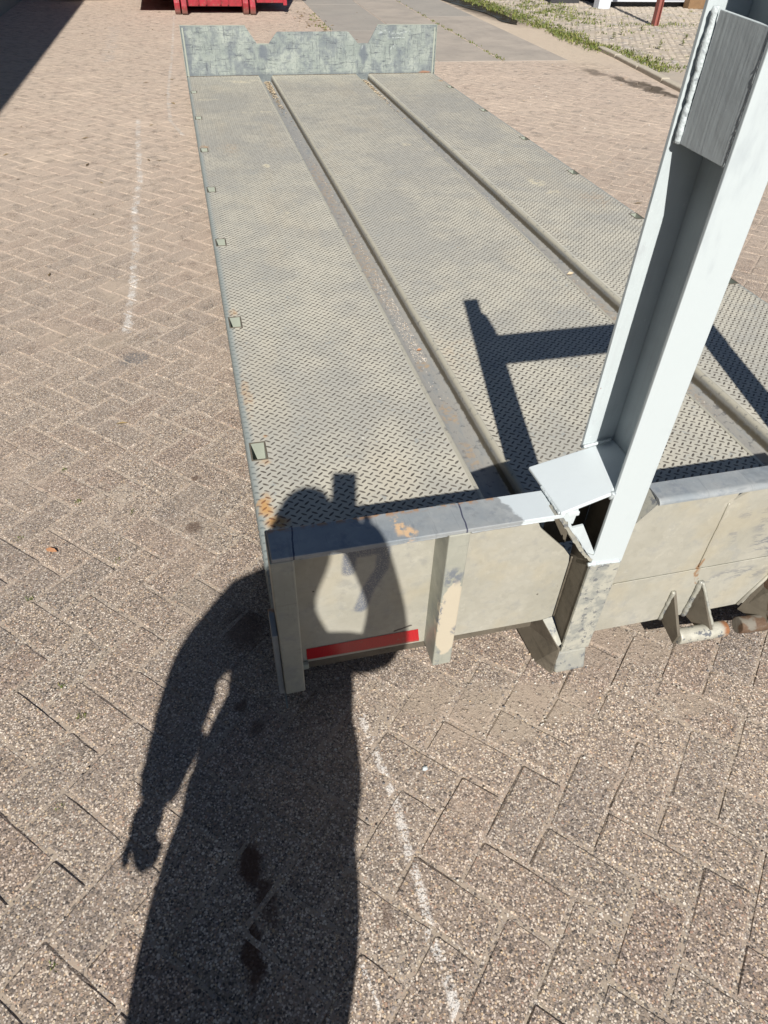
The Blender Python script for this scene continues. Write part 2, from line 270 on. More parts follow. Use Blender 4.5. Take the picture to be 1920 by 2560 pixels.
M['rawsteel'] = zinc_mat('worn_leg_steel', (.27, .275, .255), (.37, .36, .30), (.19, .20, .205), extra=lambda g, c, n, n2: g.mix(g.ss(g.noise(16, 5, .75), .54, .60, 0, .85), c, (.11, .12, .14)), scr=.5)
M['brownsteel'] = zinc_mat('dark_brown_steel', (.095, .082, .062), (.14, .122, .095), (.065, .055, .042), scr=.35, rough=(.6, .8))
def rust_mat():
    g = N('rusted_steel'); n = g.noise(60, 5, .7); c = g.mix(g.ss(n, .3, .7), (.09, .05, .03), (.13, .085, .055)); c = g.mix(g.ss(g.noise(25, 3), .46, .6, 0, .8), c, (.19, .18, .155)); return g.done(c, .8, .1, g.bump(n, .6, .003))
M['rust'] = rust_mat()
def pin_mat():
    g = N('pin_steel'); n = g.noise(28, 5, .7); c = g.mix(g.ss(n, .35, .65), (.36, .35, .30), (.46, .45, .39)); c = g.mix(g.ss(g.noise(40, 4, .7), .56, .62, 0, .9), c, (.09, .10, .12))
    X = g.xyz()['X']; e = g.math('MAXIMUM', g.math('MULTIPLY', g.ss(X, 1.112, 1.128), g.ss(X, 1.16, 1.15)), g.math('MULTIPLY', g.ss(X, 1.19, 1.195), g.ss(X, 1.225, 1.205))); c = g.mix(g.math('MULTIPLY', e, g.ss(n, .3, .5)), c, (.24, .105, .045)); return g.done(c, .55, .15, g.bump(n, .2, .002))
M['pin'] = pin_mat()
def white_mat():
    g = N('brushed_white_paint'); st = g.noise(90, 3, .6, g.scale((1, 1, .05))); n = g.noise(7, 4, .6); c = g.mix(g.ss(n, .35, .7), (.49, .545, .565), (.43, .48, .505))
    v = g.vor(13); c = g.mix(g.math('MULTIPLY', g.ss(v['Distance'], .018, .03, 1, 0), g.ss(g.noise(5, 2), .55, .58)), c, (.25, .12, .10))
    ru = g.noise(8, 5, .75, g.scale((1, 1, .35))); c = g.mix(g.math('MULTIPLY', g.ss(ru, .57, .66), .32), c, (.33, .34, .37)); dr = g.noise(22, 3, .6, g.scale((1, 1, .04))); c = g.mix(g.math('MULTIPLY', g.ss(dr, .55, .62), .14), c, (.38, .40, .42)); fl = g.noise(55, 4, .8); c = g.mix(g.math('MULTIPLY', g.ss(fl, .70, .73), .7), c, (.20, .21, .22))
    c = g.mix(g.math('MULTIPLY', g.ss(st, .45, .62), .05), c, (.33, .36, .38)); c = g.mix(g.math('MULTIPLY', g.ss(g.noise(160, 2), .70, .74), .5), c, (.66, .70, .71)); b = g.bump(st, .5, .0016); b = g.bump(g.noise(18, 4), .3, .004, b); return g.done(c, .42, 0, b, .45)
M['white'] = white_mat()
def raggededge():
    g = N('painted_to_raw_steel'); Z = g.xyz()['Z']; z = g.math('ADD', Z, g.math('MULTIPLY', g.noise(70, 4, .7, g.scale((1, 1, .25))), .035))
    n = g.noise(26, 5, .7); raw = g.mix(g.ss(n, .38, .62), (.25, .26, .245), (.40, .395, .34)); raw = g.mix(g.ss(g.noise(45, 4, .7), .55, .62, 0, .8), raw, (.10, .11, .13))
    c = g.mix(g.ss(z, .282+Z0, .286+Z0), raw, g.mix(g.ss(g.noise(9, 5, .7, g.scale((1, 1, .3))), .52, .68), (.495, .55, .57), (.425, .475, .50))); return g.done(c, .5, .08, g.bump(n, .25, .002))
M['legpaint'] = raggededge()
def simple(name, col, rough=.6, metal=0., var=.25, sc=12):
    g = N(name); c = g.mix(g.noise(sc, 4, .6), tuple(v*(1-var) for v in col), tuple(min(1, v*(1+var)) for v in col)); return g.done(c, rough, metal, g.bump(g.noise(sc*8, 2), .15, .002))
def tape_mat():
    g = N('red_reflective_tape'); q = g.vor(260, rand=.2); c = g.mix(g.ss(q['Distance'], .2, .5), (.50, .014, .02), (.36, .012, .018)); c = g.mix(g.math('MULTIPLY', g.ss(g.noise(30, 5, .8), .58, .66), .55), c, (.20, .10, .08))
    c = g.mix(g.ss(g.math('ADD', g.xyz()['Z'], g.math('MULTIPLY', g.noise(40, 3), .02)), Z0+.022, Z0+.012, 0, .55), c, (.16, .11, .085)); return g.done(c, .3, 0, g.bump(g.noise(60, 3), .15, .001))
M['redtape'] = tape_mat()
M['inner'] = simple('clean_zinc', (.33, .36, .31), .5, .1, .15)
def weld_mat():
    g = N('painted_weld'); n = g.noise(130, 3, .6); c = g.mix(g.ss(g.noise(90, 4, .7), .56, .66, 0, .6), (.47, .52, .54), (.17, .19, .22)); return g.done(c, .38, 0, g.bump(g.math('ADD', n, g.noise(60, 2)), .55, .004))
M['weldwhite'] = weld_mat(); M['fresh'] = simple('fresh_white_paint', (.545, .60, .63), .42, 0, .04, 7)
def red_mat():
    g = N('scuffed_red_paint'); n = g.noise(9, 5, .7); c = g.mix(g.ss(n, .4, .7), (.34, .03, .045), (.22, .025, .03)); c = g.mix(g.ss(g.noise(30, 5, .75), .56, .64, 0, .7), c, (.25, .19, .14))
    zd = g.ss(g.math('ADD', g.xyz()['Z'], g.math('MULTIPLY', n, .08)), .07, .16, .75, 0); c = g.mix(zd, c, (.13, .09, .07)); return g.done(c, .35, .0, g.bump(n, .2, .005))
M['red'] = red_mat()
M['redpost'] = simple('red_oxide_paint', (.26, .085, .07), .6, 0, .15)
M['corr'] = simple('green_grey_cladding', (.20, .24, .22), .55, .0, .12, 2)
M['roof'] = simple('roof_sheet', (.12, .12, .12), .7)
M['cabwhite'] = simple('white_cabin_siding', (.52, .55, .60), .5, 0, .06, 3)
M['cabdark'] = simple('dark_plinth', (.035, .035, .04), .8, 0, .3, 20)
M['crate'] = simple('brown_timber', (.20, .12, .06), .8, 0, .35, 14)
M['grass'] = (lambda g: g.done(g.mix(g.geo.outputs['Random Per Island'], (.06, .10, .022), (.22, .22, .07)), .6, 0, None, .2))(N('weed_green'))
M['straw'] = (lambda g: g.done(g.mix(g.geo.outputs['Random Per Island'], (.30, .22, .10), (.10, .07, .04)), .8, 0, None, .2))(N('dry_litter'))
M['chips'] = (lambda g: g.done(g.ramp(g.geo.outputs['Random Per Island'], [(0, (.44, .36, .25)), (.5, (.55, .46, .33)), (.8, (.30, .23, .15)), (1, (.16, .11, .07))]), .85, 0, None, .2))(N('wood_chips'))
M['grit'] = (lambda g: g.done(g.ramp(g.geo.outputs['Random Per Island'], [(0, (.12, .12, .13)), (.35, (.3, .26, .22)), (.6, (.45, .4, .33)), (.85, (.62, .6, .56)), (1, (.5, .35, .2))]), .8, 0, None, .3))(N('grit'))
def puddle_mat():
    g = N('puddle_water'); g.b.inputs['IOR'].default_value = 1.06; return g.done(g.mix(g.noise(4, 3), (.018, .016, .012), (.045, .036, .026)), g.ss(g.noise(6, 3), .4, .7, .10, .5), 0, g.bump(g.noise(30, 3), .3, .004), .04)
M['puddle'] = puddle_mat()
M['plastic'] = simple('white_plastic', (.62, .62, .62), .4, 0, .08)
M['darkbar'] = simple('dark_blue_steel', (.03, .04, .06), .5, .2)
M['leafbrown'] = simple('dry_brown_leaf', (.33, .16, .08), .7, 0, .3, 60)
M['skin'] = simple('skin', (.52, .31, .22), .5, 0, .08); M['shirt'] = simple('navy_work_shirt', (.05, .06, .09), .85); M['trousers'] = simple('dark_trousers', (.045, .045, .05), .85)
M['hair'] = simple('brown_hair', (.06, .04, .025), .6); M['shoe'] = simple('black_boots', (.02, .02, .02), .5); M['phone'] = simple('black_phone', (.015, .015, .018), .2); M['glass'] = simple('lens_glass', (.005, .005, .008), .05)

# ------------------------------------------------------------------ mesh helpers (deck coordinates: z=0 is the deck top)
class B:
    def __init__(s): s.v = []; s.f = []; s.mi = []
    def add(s, vs, fs, mi=0):
        o = len(s.v); s.v += [tuple(v) for v in vs]; s.f += [tuple(i+o for i in f) for f in fs]; s.mi += [mi]*len(fs); return s
    def box(s, x0, x1, y0, y1, z0, z1, mi=0):
        return s.add([(x0, y0, z0), (x1, y0, z0), (x1, y1, z0), (x0, y1, z0), (x0, y0, z1), (x1, y0, z1), (x1, y1, z1), (x0, y1, z1)],
                     [(0, 3, 2, 1), (4, 5, 6, 7), (0, 1, 5, 4), (1, 2, 6, 5), (2, 3, 7, 6), (3, 0, 4, 7)], mi)
    def prism(s, poly, d):
        """poly: list of 3-D points (planar), extruded by vector d"""
        n = len(poly); d = Vector(d); a = [Vector(p) for p in poly]; b = [p+d for p in a]
        return s.add(a+b, [tuple(range(n))[::-1], tuple(range(n, 2*n))]+[(i, (i+1) % n, n+(i+1) % n, n+i) for i in range(n)])
    def tube(s, p0, p1, r0, r1=None, n=20, cap=True, jit=0):
        p0, p1 = Vector(p0), Vector(p1); r1 = r0 if r1 is None else r1; ax = (p1-p0).normalized()
        t = Vector((0, 0, 1)) if abs(ax.z) < .9 else Vector((1, 0, 0)); a = ax.cross(t).normalized(); b = ax.cross(a)
        V = [p0+(a*math.cos(q)+b*math.sin(q))*r0 for q in [2*math.pi*i/n for i in range(n)]]+[p1+(a*math.cos(q)+b*math.sin(q))*r1 for q in [2*math.pi*i/n for i in range(n)]]
        F = [(i, (i+1) % n, n+(i+1) % n, n+i) for i in range(n)]
        if cap: F += [tuple(range(n))[::-1], tuple(range(n, 2*n))]
        return s.add(V, F)
    def bead(s, p0, p1, r, step=.006, squash=1.0):
        p0, p1 = Vector(p0), Vector(p1); L = (p1-p0).length; k = max(2, int(L/step)); ax = (p1-p0).normalized()
        t = Vector((0, 0, 1)) if abs(ax.z) < .9 else Vector((1, 0, 0)); a = ax.cross(t).normalized(); b = ax.cross(a); n = 8; V = []; F = []
        for i in range(k+1):
            rr = r*(.90+.10*math.sin(i*.31+1)+random.uniform(-.09, .09)); c = p0+(p1-p0)*(i/k)+a*random.uniform(-.12, .12)*r+b*random.uniform(-.12, .12)*r
            V += [c+(a*math.cos(2*math.pi*j/n)+b*math.sin(2*math.pi*j/n))*rr for j in range(n)]
        for i in range(k):
            for j in range(n): F.append((i*n+j, i*n+(j+1) % n, (i+1)*n+(j+1) % n, (i+1)*n+j))
        F += [tuple(range(n))[::-1], tuple(k*n+j for j in range(n))]
        return s.add(V, F)
    def obj(s, name, mat, parent=None, bevel=0, smooth=False, seg=2, raw=False):
        me = bpy.data.meshes.new(name); z = 0 if raw else Z0
        me.from_pydata([(v[0], v[1], v[2]+z) for v in s.v], [], s.f)
        for mm in (mat if isinstance(mat, (list, tuple)) else [mat]): me.materials.append(M[mm] if isinstance(mm, str) else mm)
        if any(s.mi): me.polygons.foreach_set('material_index', s.mi)
        if bevel or smooth:
            bm = bmesh.new(); bm.from_mesh(me); bmesh.ops.recalc_face_normals(bm, faces=bm.faces)
            if bevel:
                es = [e for e in bm.edges if len(e.link_faces) == 2 and e.calc_face_angle(0) > .5]
                bmesh.ops.bevel(bm, geom=es, offset=bevel, segments=seg, affect='EDGES', profile=.5, clamp_overlap=True)
            bm.to_mesh(me); bm.free()
        if smooth: me.polygons.foreach_set('use_smooth', [True]*len(me.polygons))
        o = bpy.data.objects.new(name, me); C.objects.link(o)
        if parent: par(o, parent)
        return o
def par(o, p):
    o.parent = p; o.matrix_parent_inverse = Matrix.Translation(-p.location) if p.type == 'EMPTY' else p.matrix_world.inverted()
    if p.type == 'EMPTY': o.matrix_parent_inverse = (Matrix.Translation(p.location) @ p.rotation_euler.to_matrix().to_4x4()).inverted()
def tag(o, label=None, cat=None, group=None, kind=None):
    for k, v in (('label', label), ('category', cat), ('group', group), ('kind', kind)):
        if v: o[k] = v
    return o
def thing(name, label, cat, loc, group=None):
    o = bpy.data.objects.new(name, None); C.objects.link(o); o.location = loc; o.empty_display_size = .2; return tag(o, label, cat, group)
def grid_mesh(name, xs, ys, zf, mat, parent=None, holes=()):
    X, Y = np.meshgrid(xs, ys); Z = zf(X, Y); v = np.stack([X, Y, Z], -1).reshape(-1, 3); nx, ny = len(xs), len(ys)
    f = [(j*nx+i, j*nx+i+1, (j+1)*nx+i+1, (j+1)*nx+i) for j in range(ny-1) for i in range(nx-1)
         if not any(a-1e-6 <= xs[i] and xs[i+1] <= b+1e-6 and c-1e-6 <= ys[j] and ys[j+1] <= d+1e-6 for a, b, c, d in holes)]
    bb = B(); bb.v = [tuple(p) for p in v]; bb.f = f; bb.mi = [0]*len(f); return bb.obj(name, mat, parent)

# ------------------------------------------------------------------ ground: sand bed, pavers, slabs
def smooth_noise(X, Y, seed, scales):
    r = np.random.default_rng(seed); out = np.zeros_like(X)
    for sc, am in scales:
        for _ in range(7):
            a = r.uniform(0, 2*np.pi); k = sc*r.uniform(.6, 1.5); out += am*np.sin((X*np.cos(a)+Y*np.sin(a))*k+r.uniform(0, 6.28))/3
    return out
fx = np.unique(np.round(np.concatenate([np.linspace(-60, -4, 15), np.arange(-4, -1.2, .14), np.arange(-1.2, 1.7, .018), np.arange(1.7, 6, .14), np.linspace(6, 60, 24)]), 4))
fy = np.unique(np.round(np.concatenate([np.linspace(-40, -2, 12), np.arange(-2, -1.3, .1), np.arange(-1.3, 1.6, .018), np.arange(1.6, 5, .06), np.arange(5, 15, .2), np.linspace(15, 120, 30)]), 4))
def gz(X, Y):
    near = (X > -3) & (X < 5.2) & (Y > -2) & (Y < 14)
    z = -.0034+smooth_noise(X, Y, 3, [(45, .0010), (90, .0009), (9, .0009)])
    dip = .05*np.exp(-((X-4.82)/.14)**2-((Y-6.4)/.5)**2)
    return -Z0+np.where(near, np.minimum(z-.0008+.0022*np.clip((Y-3)/5, 0, 1), .0002), -.006)-dip
ground = grid_mesh('ground', fx, fy, gz, 'sand'); tag(ground, kind='structure')
ground['label'] = 'sandy ground between and around the paving'

paving = thing('paving', None, None, (0, 0, 0)); paving['kind'] = 'structure'
A46 = math.radians(-46.3); ux, uy = math.cos(A46), math.sin(A46); vx, vy = -uy, ux
PW = .105; U0, V0 = .801, -.459
def uv2xy(u, v): return u*ux+v*vx, u*uy+v*vy
def paver_verts(hl, hw, jit, r):
    c = .0045; ring = [(-hl+c, -hw), (0, -hw), (hl-c, -hw), (hl, -hw+c), (hl, 0), (hl, hw-c), (hl-c, hw), (0, hw), (-hl+c, hw), (-hl, hw-c), (-hl, 0), (-hl, -hw+c)]
    ring = [(x+r.uniform(-jit, jit), y+r.uniform(-jit, jit)) for x, y in ring]; V = []
    for s_, z in ((1., -.035), (1., -.0045), (1., 0.)):
        for x, y in ring:
            k = .0035*(1+r.uniform(-.4, .9)) if z == 0. else 0
            V.append((x-math.copysign(min(k, abs(x)), x) if abs(x) > .01 else x, y-math.copysign(min(k, abs(y)), y) if abs(y) > .01 else y, z-(r.uniform(0, .0006) if z == 0 else 0)))
    F = []
    for k in range(2):
        for i in range(12): F.append((k*12+i, k*12+(i+1) % 12, (k+1)*12+(i+1) % 12, (k+1)*12+i))
    F.append(tuple(range(24, 36))); return V, F
rr = random.Random(5)
pmesh = []
for k in range(8):
    V, F = paver_verts(.1012, .0487, .0012, rr); me = bpy.data.meshes.new('paver'); me.from_pydata(V, [], F); me.materials.append(M['paver']); pmesh.append(me)
spots = []
for i in range(-160, 190):
    for j in range(-160, 190):
        k = (i-j) % 4
        if k not in (0, 1): continue
        if k == 1: cu, cv, ang = U0+(i+1)*PW, V0+(j+.5)*PW, A46
        else: cu, cv, ang = U0+(i+.5)*PW, V0+(j+1)*PW, A46+math.pi/2
        x, y = uv2xy(cu, cv)
        if not (-3.4 < x < 5.12 and -1.75 < y < 14.6): continue
        if x > 1.93 and y > 7.80: continue
        if x > 5.05-.14*max(0, (8.4-y)/2.4): continue
        if .12 < x < 2.38 and .05 < y < 6.3: continue
        if x > 1.9 and y < -.2: continue
        spots.append((x, y, ang))
def vis(s_):
    p = px((s_[0], s_[1], 0)); 
    return p and -20 < p[0] < 1940 and -20 < p[1] < 2580
order = sorted(range(len(spots)), key=lambda q: (0 if vis(spots[q]) else 1, (Vector((spots[q][0], spots[q][1], 0))-CPOS).length))
near = set(order[:300]); far = B()
for q, (x, y, a) in enumerate(spots):
    tz = -abs(rr.gauss(0, .0010)); tx, ty = rr.gauss(0, .006), rr.gauss(0, .006); a2 = a+rr.gauss(0, .006)
    if q in near:
        o = bpy.data.objects.new('paver', pmesh[rr.randrange(8)]); C.objects.link(o); o.parent = paving
        o.location = (x+rr.gauss(0, .0006), y+rr.gauss(0, .0006), tz); o.rotation_euler = (tx, ty, a2+(math.pi if rr.random() < .5 else 0))
    else:
        ca, sa = math.cos(a2), math.sin(a2); V = []
        for hx, hy, z in [(.1015, .049, -.03), (.1015, .049, -.0045), (.098, .0455, 0)]:
            for sx, sy in ((-1, -1), (1, -1), (1, 1), (-1, 1)):
                lx, ly = sx*hx, sy*hy; V.append((x+lx*ca-ly*sa, y+lx*sa+ly*ca, z+tz+ly*tx-lx*ty-Z0))
        far.add(V, [(0, 1, 5, 4), (1, 2, 6, 5), (2, 3, 7, 6), (3, 0, 4, 7), (4, 5, 9, 8), (5, 6, 10, 9), (6, 7, 11, 10), (7, 4, 8, 11), (8, 9, 10, 11)])
o = far.obj('pavers', 'paver'); par(o, paving); o['kind'] = 'stuff'
cols = [(2.06, 3.0, [7.89, 10.31, 13.3, 17]), (3.015, 3.83, [7.88, 10.95, 14.0, 17]), (3.86, 4.72, [7.87, 11.82, 15.6])]
for x0, x1, ys in cols:
    for y0, y1 in zip(ys, ys[1:]):
        b = B(); sx = (y0-7.88)*.035; ex = (y1-7.88)*.035
        b.prism([(x0+sx, y0+.006, -.12-Z0), (x1+sx, y0+.006, -.12-Z0), (x1+ex, y1-.006, -.12-Z0), (x0+ex, y1-.006, -.12-Z0)], (0, 0, .122+random.uniform(0, .002)))
        o = b.obj('concrete_slab', 'slab', bevel=.004); par(o, paving)

# kerb
kp = [(5.50, 8.62), (5.44, 8.0), (5.33, 7.25), (5.22, 6.5), (5.12, 5.7), (5.04, 4.9)]
kerb = thing('kerb', 'worn concrete kerb edging between the paving and the weedy yard', 'kerb', (5.3, 7, 0))
for a, b_ in zip(kp, kp[1:]):
    d = Vector((b_[0]-a[0], b_[1]-a[1], 0)).normalized(); n_ = Vector((-d.y, d.x, 0)); n_ = n_ if n_.x > 0 else -n_
    A = Vector((a[0], a[1], -Z0-.1))+d*.006; Bq = Vector((b_[0], b_[1], -Z0-.1))-d*.006
    B().prism([A, Bq, Bq+n_*.10, A+n_*.10], (random.uniform(-.005, .005), 0, .14+random.uniform(-.006, .006))).obj('kerb_stone', 'kerb', kerb, bevel=.012)

# cobbled yard behind the kerb
yard = B().prism([(5.2, 4.5, -.03-Z0), (16, 4.5, -.03-Z0), (16, 22, -.03-Z0), (5.55, 22, -.03-Z0), (5.62, 8.7, -.03-Z0), (5.3, 6.0, -.03-Z0)], (0, 0, .046)).obj('yard', 'cobble'); tag(yard, kind='structure')
cb = B()
for r_ in range(64):
    for c_ in range(56):
        x = 5.75+c_*.105+(r_ % 2)*.05+random.uniform(-.006, .006); y = 7.4+r_*.105+random.uniform(-.006, .006)
        if x < 5.68 or random.random() < .25: continue
        h = .0185+random.uniform(0, .007); s1, s2 = .046+random.uniform(-.005, .002), .046+random.uniform(-.005, .002)
        cb.add([(x-s1, y-s2, .01-Z0), (x+s1, y-s2, .01-Z0), (x+s1, y+s2, .01-Z0), (x-s1, y+s2, .01-Z0), (x-s1*.75, y-s2*.75, h-Z0), (x+s1*.75, y-s2*.75, h-Z0+random.uniform(-.003, .003)), (x+s1*.75, y+s2*.75, h-Z0), (x-s1*.75, y+s2*.75, h-Z0)],
               [(0, 1, 5, 4), (1, 2, 6, 5), (2, 3, 7, 6), (3, 0, 4, 7), (4, 5, 6, 7)])
o = cb.obj('cobblestones', 'cobble'); par(o, yard); o['kind'] = 'stuff'

# puddle
pd = B(); P_ = [(5.10, 11.2), (5.25, 10.9), (5.42, 11.3), (5.48, 12.2), (5.5, 13.2), (5.52, 14.6), (5.1, 15.2), (4.98, 14.2), (5.08, 13.0), (5.2, 12.3), (5.18, 11.7)]
cc_ = (5.3, 12.9); V = []; 
ring = []
for i in range(len(P_)):
    a, b_ = Vector(P_[i]), Vector(P_[(i+1) % len(P_)])
    for t in (0, .33, .66): q = a.lerp(b_, t); ring.append((q.x+random.uniform(-.02, .02), q.y+random.uniform(-.03, .03), -Z0+.004))
pd.add(ring, [tuple(range(len(ring)))]); tag(pd.obj('puddle', 'puddle'), kind='structure')

# ------------------------------------------------------------------ grass, weeds, litter
def blades(bb, x, y, z, n, h, spread, lean=.6, wd=.006):
    for _ in range(n):
        a = random.uniform(0, 6.28); r_ = spread*math.sqrt(random.random()); bx, by = x+r_*math.cos(a), y+r_*math.sin(a); a2 = random.uniform(0, 6.28); L = h*random.uniform(.5, 1.2); le = lean*random.uniform(.2, 1)*L
        w_ = wd*random.uniform(.6, 1.3); dx, dy = math.cos(a2), math.sin(a2)
        bb.add([(bx-dy*w_, by+dx*w_, z), (bx+dy*w_, by-dx*w_, z), (bx+dx*le*.5+dy*w_*.7, by+dy*le*.5-dx*w_*.7, z+L*.65), (bx+dx*le, by+dy*le, z+L), (bx+dx*le*.5-dy*w_*.7, by+dy*le*.5+dx*w_*.7, z+L*.65)], [(0, 1, 2, 4), (4, 2, 3)])
gr = B()
for _ in range(760):
    y = random.uniform(7.0, 15.5); t = (y-7)/8.5; xc = 5.42+.1*max(0, (8.6-y)) * -1 + .12
    xc = (5.55 if y > 8.5 else 5.5-(8.5-y)*.13+.17); spread = .10+.10*random.random()
    if y > 9.5: xc += random.uniform(-.12, .30)
    elif y > 8.3: xc += random.uniform(-.2, .2)
    else: xc += abs(random.gauss(0, .16))
    blades(gr, xc, y, .008-Z0, random.randint(5, 12), random.uniform(.015, .05), spread*.7, 1.3, .008)
for _ in range(260):
    x, y = random.gauss(6.55, .35), random.gauss(12.3, .9); blades(gr, x, y, .012-Z0, random.randint(5, 11), random.uniform(.015, .05), .09, 1.3, .008)
for _ in range(380):
    x, y = random.uniform(5.7, 10.5), random.uniform(7.3, 12.9); blades(gr, x, y, .012-Z0, random.randint(2, 5), random.uniform(.012, .035), .05)
for _ in range(60):
    x = random.uniform(7.0, 8.3); blades(gr, x, 10.65+random.gauss(0, .12), .012-Z0, 4, .04, .06)
tag(gr.obj('grass', 'grass'), 'green grass and low weeds along the kerb and between the yard stones', 'grass', kind='stuff')
jg = B()
for _ in range(46):
    y = 7.9+random.random()**1.3*6; x = 3.845+(y-7.88)*.035+random.gauss(0, .012); blades(jg, x, y, .001-Z0, random.randint(3, 9), random.uniform(.012, .035), .035)
for _ in range(30):
    y = random.uniform(7.6, 12.6); blades(jg, 2.0+random.gauss(0, .06)+(y-7.9)*.03, y, 0-Z0, random.randint(3, 8), random.uniform(.012, .04), .05)
tag(jg.obj('joint_weeds', 'grass'), 'thin line of green weeds growing in the joints of the concrete slabs', 'weeds', kind='stuff')
weed_pts = [(6.45, 9.7, .11), (6.95, 10.0, .07), (6.35, 8.45, .10), (7.55, 8.35, .08), (6.1, 9.3, .08), (8.6, 9.9, .12), (6.9, 8.75, .06), (7.3, 9.3, .05)]
wl_ = ['tallest small weed in the yard, left of the red-brown post', 'small weed just left of the red-brown post', 'bushy little weed close behind the kerb end', 'low weed in the yard behind the middle of the kerb', 'weed at the edge of the grass strip in the yard', 'upright weed right of the red-brown post near the white mast', 'tiny weed in the middle of the yard stones', 'tiny weed in front of the red-brown post']
for (x, y, h), wlab in zip(weed_pts, wl_):
    wb_ = B(); wz = .02
    for k in range(26):
        a = random.uniform(0, 6.28); zz = h*(.15+.8*random.random()); L = .03+.02*random.random(); dx, dy = math.cos(a), math.sin(a); w_ = .008
        wb_.add([(0, 0, zz), (dx*L*.5-dy*w_, dy*L*.5+dx*w_, zz+.012), (dx*L, dy*L, zz+.006), (dx*L*.5+dy*w_, dy*L*.5-dx*w_, zz+.012)], [(0, 1, 2, 3)])
    wb_.tube((0, 0, 0), (0, 0, h), .003, .0015, 5)
    o = wb_.obj('weed_plant', 'grass', raw=True); o.location = (x, y, wz)
    tag(o, wlab, 'weed', 'upright weeds in the yard')
# litter on the paving: pebbles, bits of leaf
def pebble(bb, x, y, z, r, flat=.6):
    t = random.uniform(0, 6.28); n = 6; V = []
    for k, (rr_, zz) in enumerate(((1., .0), (.85, .55*flat), (.0, .95*flat))):
        if rr_ == 0: V.append((x, y, z+r*zz)); continue
        for i in range(n): a = t+i*6.283/n; q = r*rr_*random.uniform(.8, 1.15); V.append((x+q*math.cos(a), y+q*math.sin(a)*.8, z+r*zz))
    bb.add(V, [(i, (i+1) % n, n+(i+1) % n, n+i) for i in range(n)]+[(n+i, n+(i+1) % n, 2*n) for i in range(n)])
gt = B()
for _ in range(900): pebble(gt, random.uniform(-1.2, 1.6), random.uniform(-1.25, 1.6), -Z0, random.uniform(.0012, .0032))
for _ in range(500): pebble(gt, random.gauss(.75, .4), random.gauss(-.62, .13), -Z0, random.uniform(.0012, .004))
for _ in range(250): pebble(gt, random.uniform(2.6, 5.), random.uniform(1, 7.8), -Z0, random.uniform(.003, .009))
tag(gt.obj('grit', 'grit'), 'loose grit and small pebbles scattered over the paving', 'grit', kind='stuff')
lt = B()
for _ in range(110):
    x, y = random.uniform(-2.4, 3.0), random.uniform(.5, 12.5)
    if 0 < x < 2.5 and y < 6.5: continue
    a = random.uniform(0, 6.28); L = random.uniform(.012, .045); w_ = L*.22; dx, dy = math.cos(a), math.sin(a)
    lt.add([(x-dx*L, y-dy*L, .002-Z0), (x-dy*w_, y+dx*w_, .006-Z0), (x+dx*L, y+dy*L, .003-Z0), (x+dy*w_, y-dx*w_, .005-Z0)], [(0, 3, 2, 1)])
for _ in range(70):
    x, y = 2.0+random.gauss(0, .12), random.uniform(8.2, 13); a = random.uniform(0, 6.28); L = random.uniform(.015, .05); w_ = L*.25; dx, dy = math.cos(a), math.sin(a)
    lt.add([(x-dx*L, y-dy*L, .002-Z0), (x-dy*w_, y+dx*w_, .01-Z0), (x+dx*L, y+dy*L, .003-Z0), (x+dy*w_, y-dx*w_, .008-Z0)], [(0, 3, 2, 1)])
tag(lt.obj('leaf_litter', 'straw'), 'bits of dry leaf and twig lying on the paving', 'leaf litter', kind='stuff')
lf = B(); lf.add([(-.02, 0, .004), (-.008, .006, .009), (.010, .005, .011), (.022, 0, .006), (.008, -.005, .004), (-.01, -.006, .003)], [(0, 5, 4, 3, 2, 1)])
o = lf.obj('dry_leaf', 'leafbrown', raw=True); o.location = (-.62, .20, .001); o.rotation_euler = (0, 0, -.55); tag(o, 'curled orange brown leaf lying alone on the paving left of the platform', 'leaf')
for x, y, r_, lab in ((.272, -.665, .006, None),):
    o = B(); pebble(o, 0, 0, 0, .007, .9); o = o.obj('pebble', 'weldwhite', raw=True); o.location = (.292, -.72, .0); tag(o, 'pale pebble lying in front of the chalk line below the platform end', 'pebble')
# tufts of moss near left joints
ms = B()
for x, y, n in ((-.74, -.02, 9), (-.66, .02, 8), (-.56, .42, 10), (-.49, -.40, 14), (-.62, .60, 8), (-.39, .33, 6), (-.545, -.30, 8), (-.72, .28, 8), (-.43, .12, 6), (-.52, -.62, 8), (-.50, -.94, 7)):
    blades(ms, x, y, -.002-Z0, n*2, .007, .012, 1.2, .0014)
tag(ms.obj('moss', 'grass'), 'tiny tufts of moss in the joints between the pavers on the left', 'moss', kind='stuff')

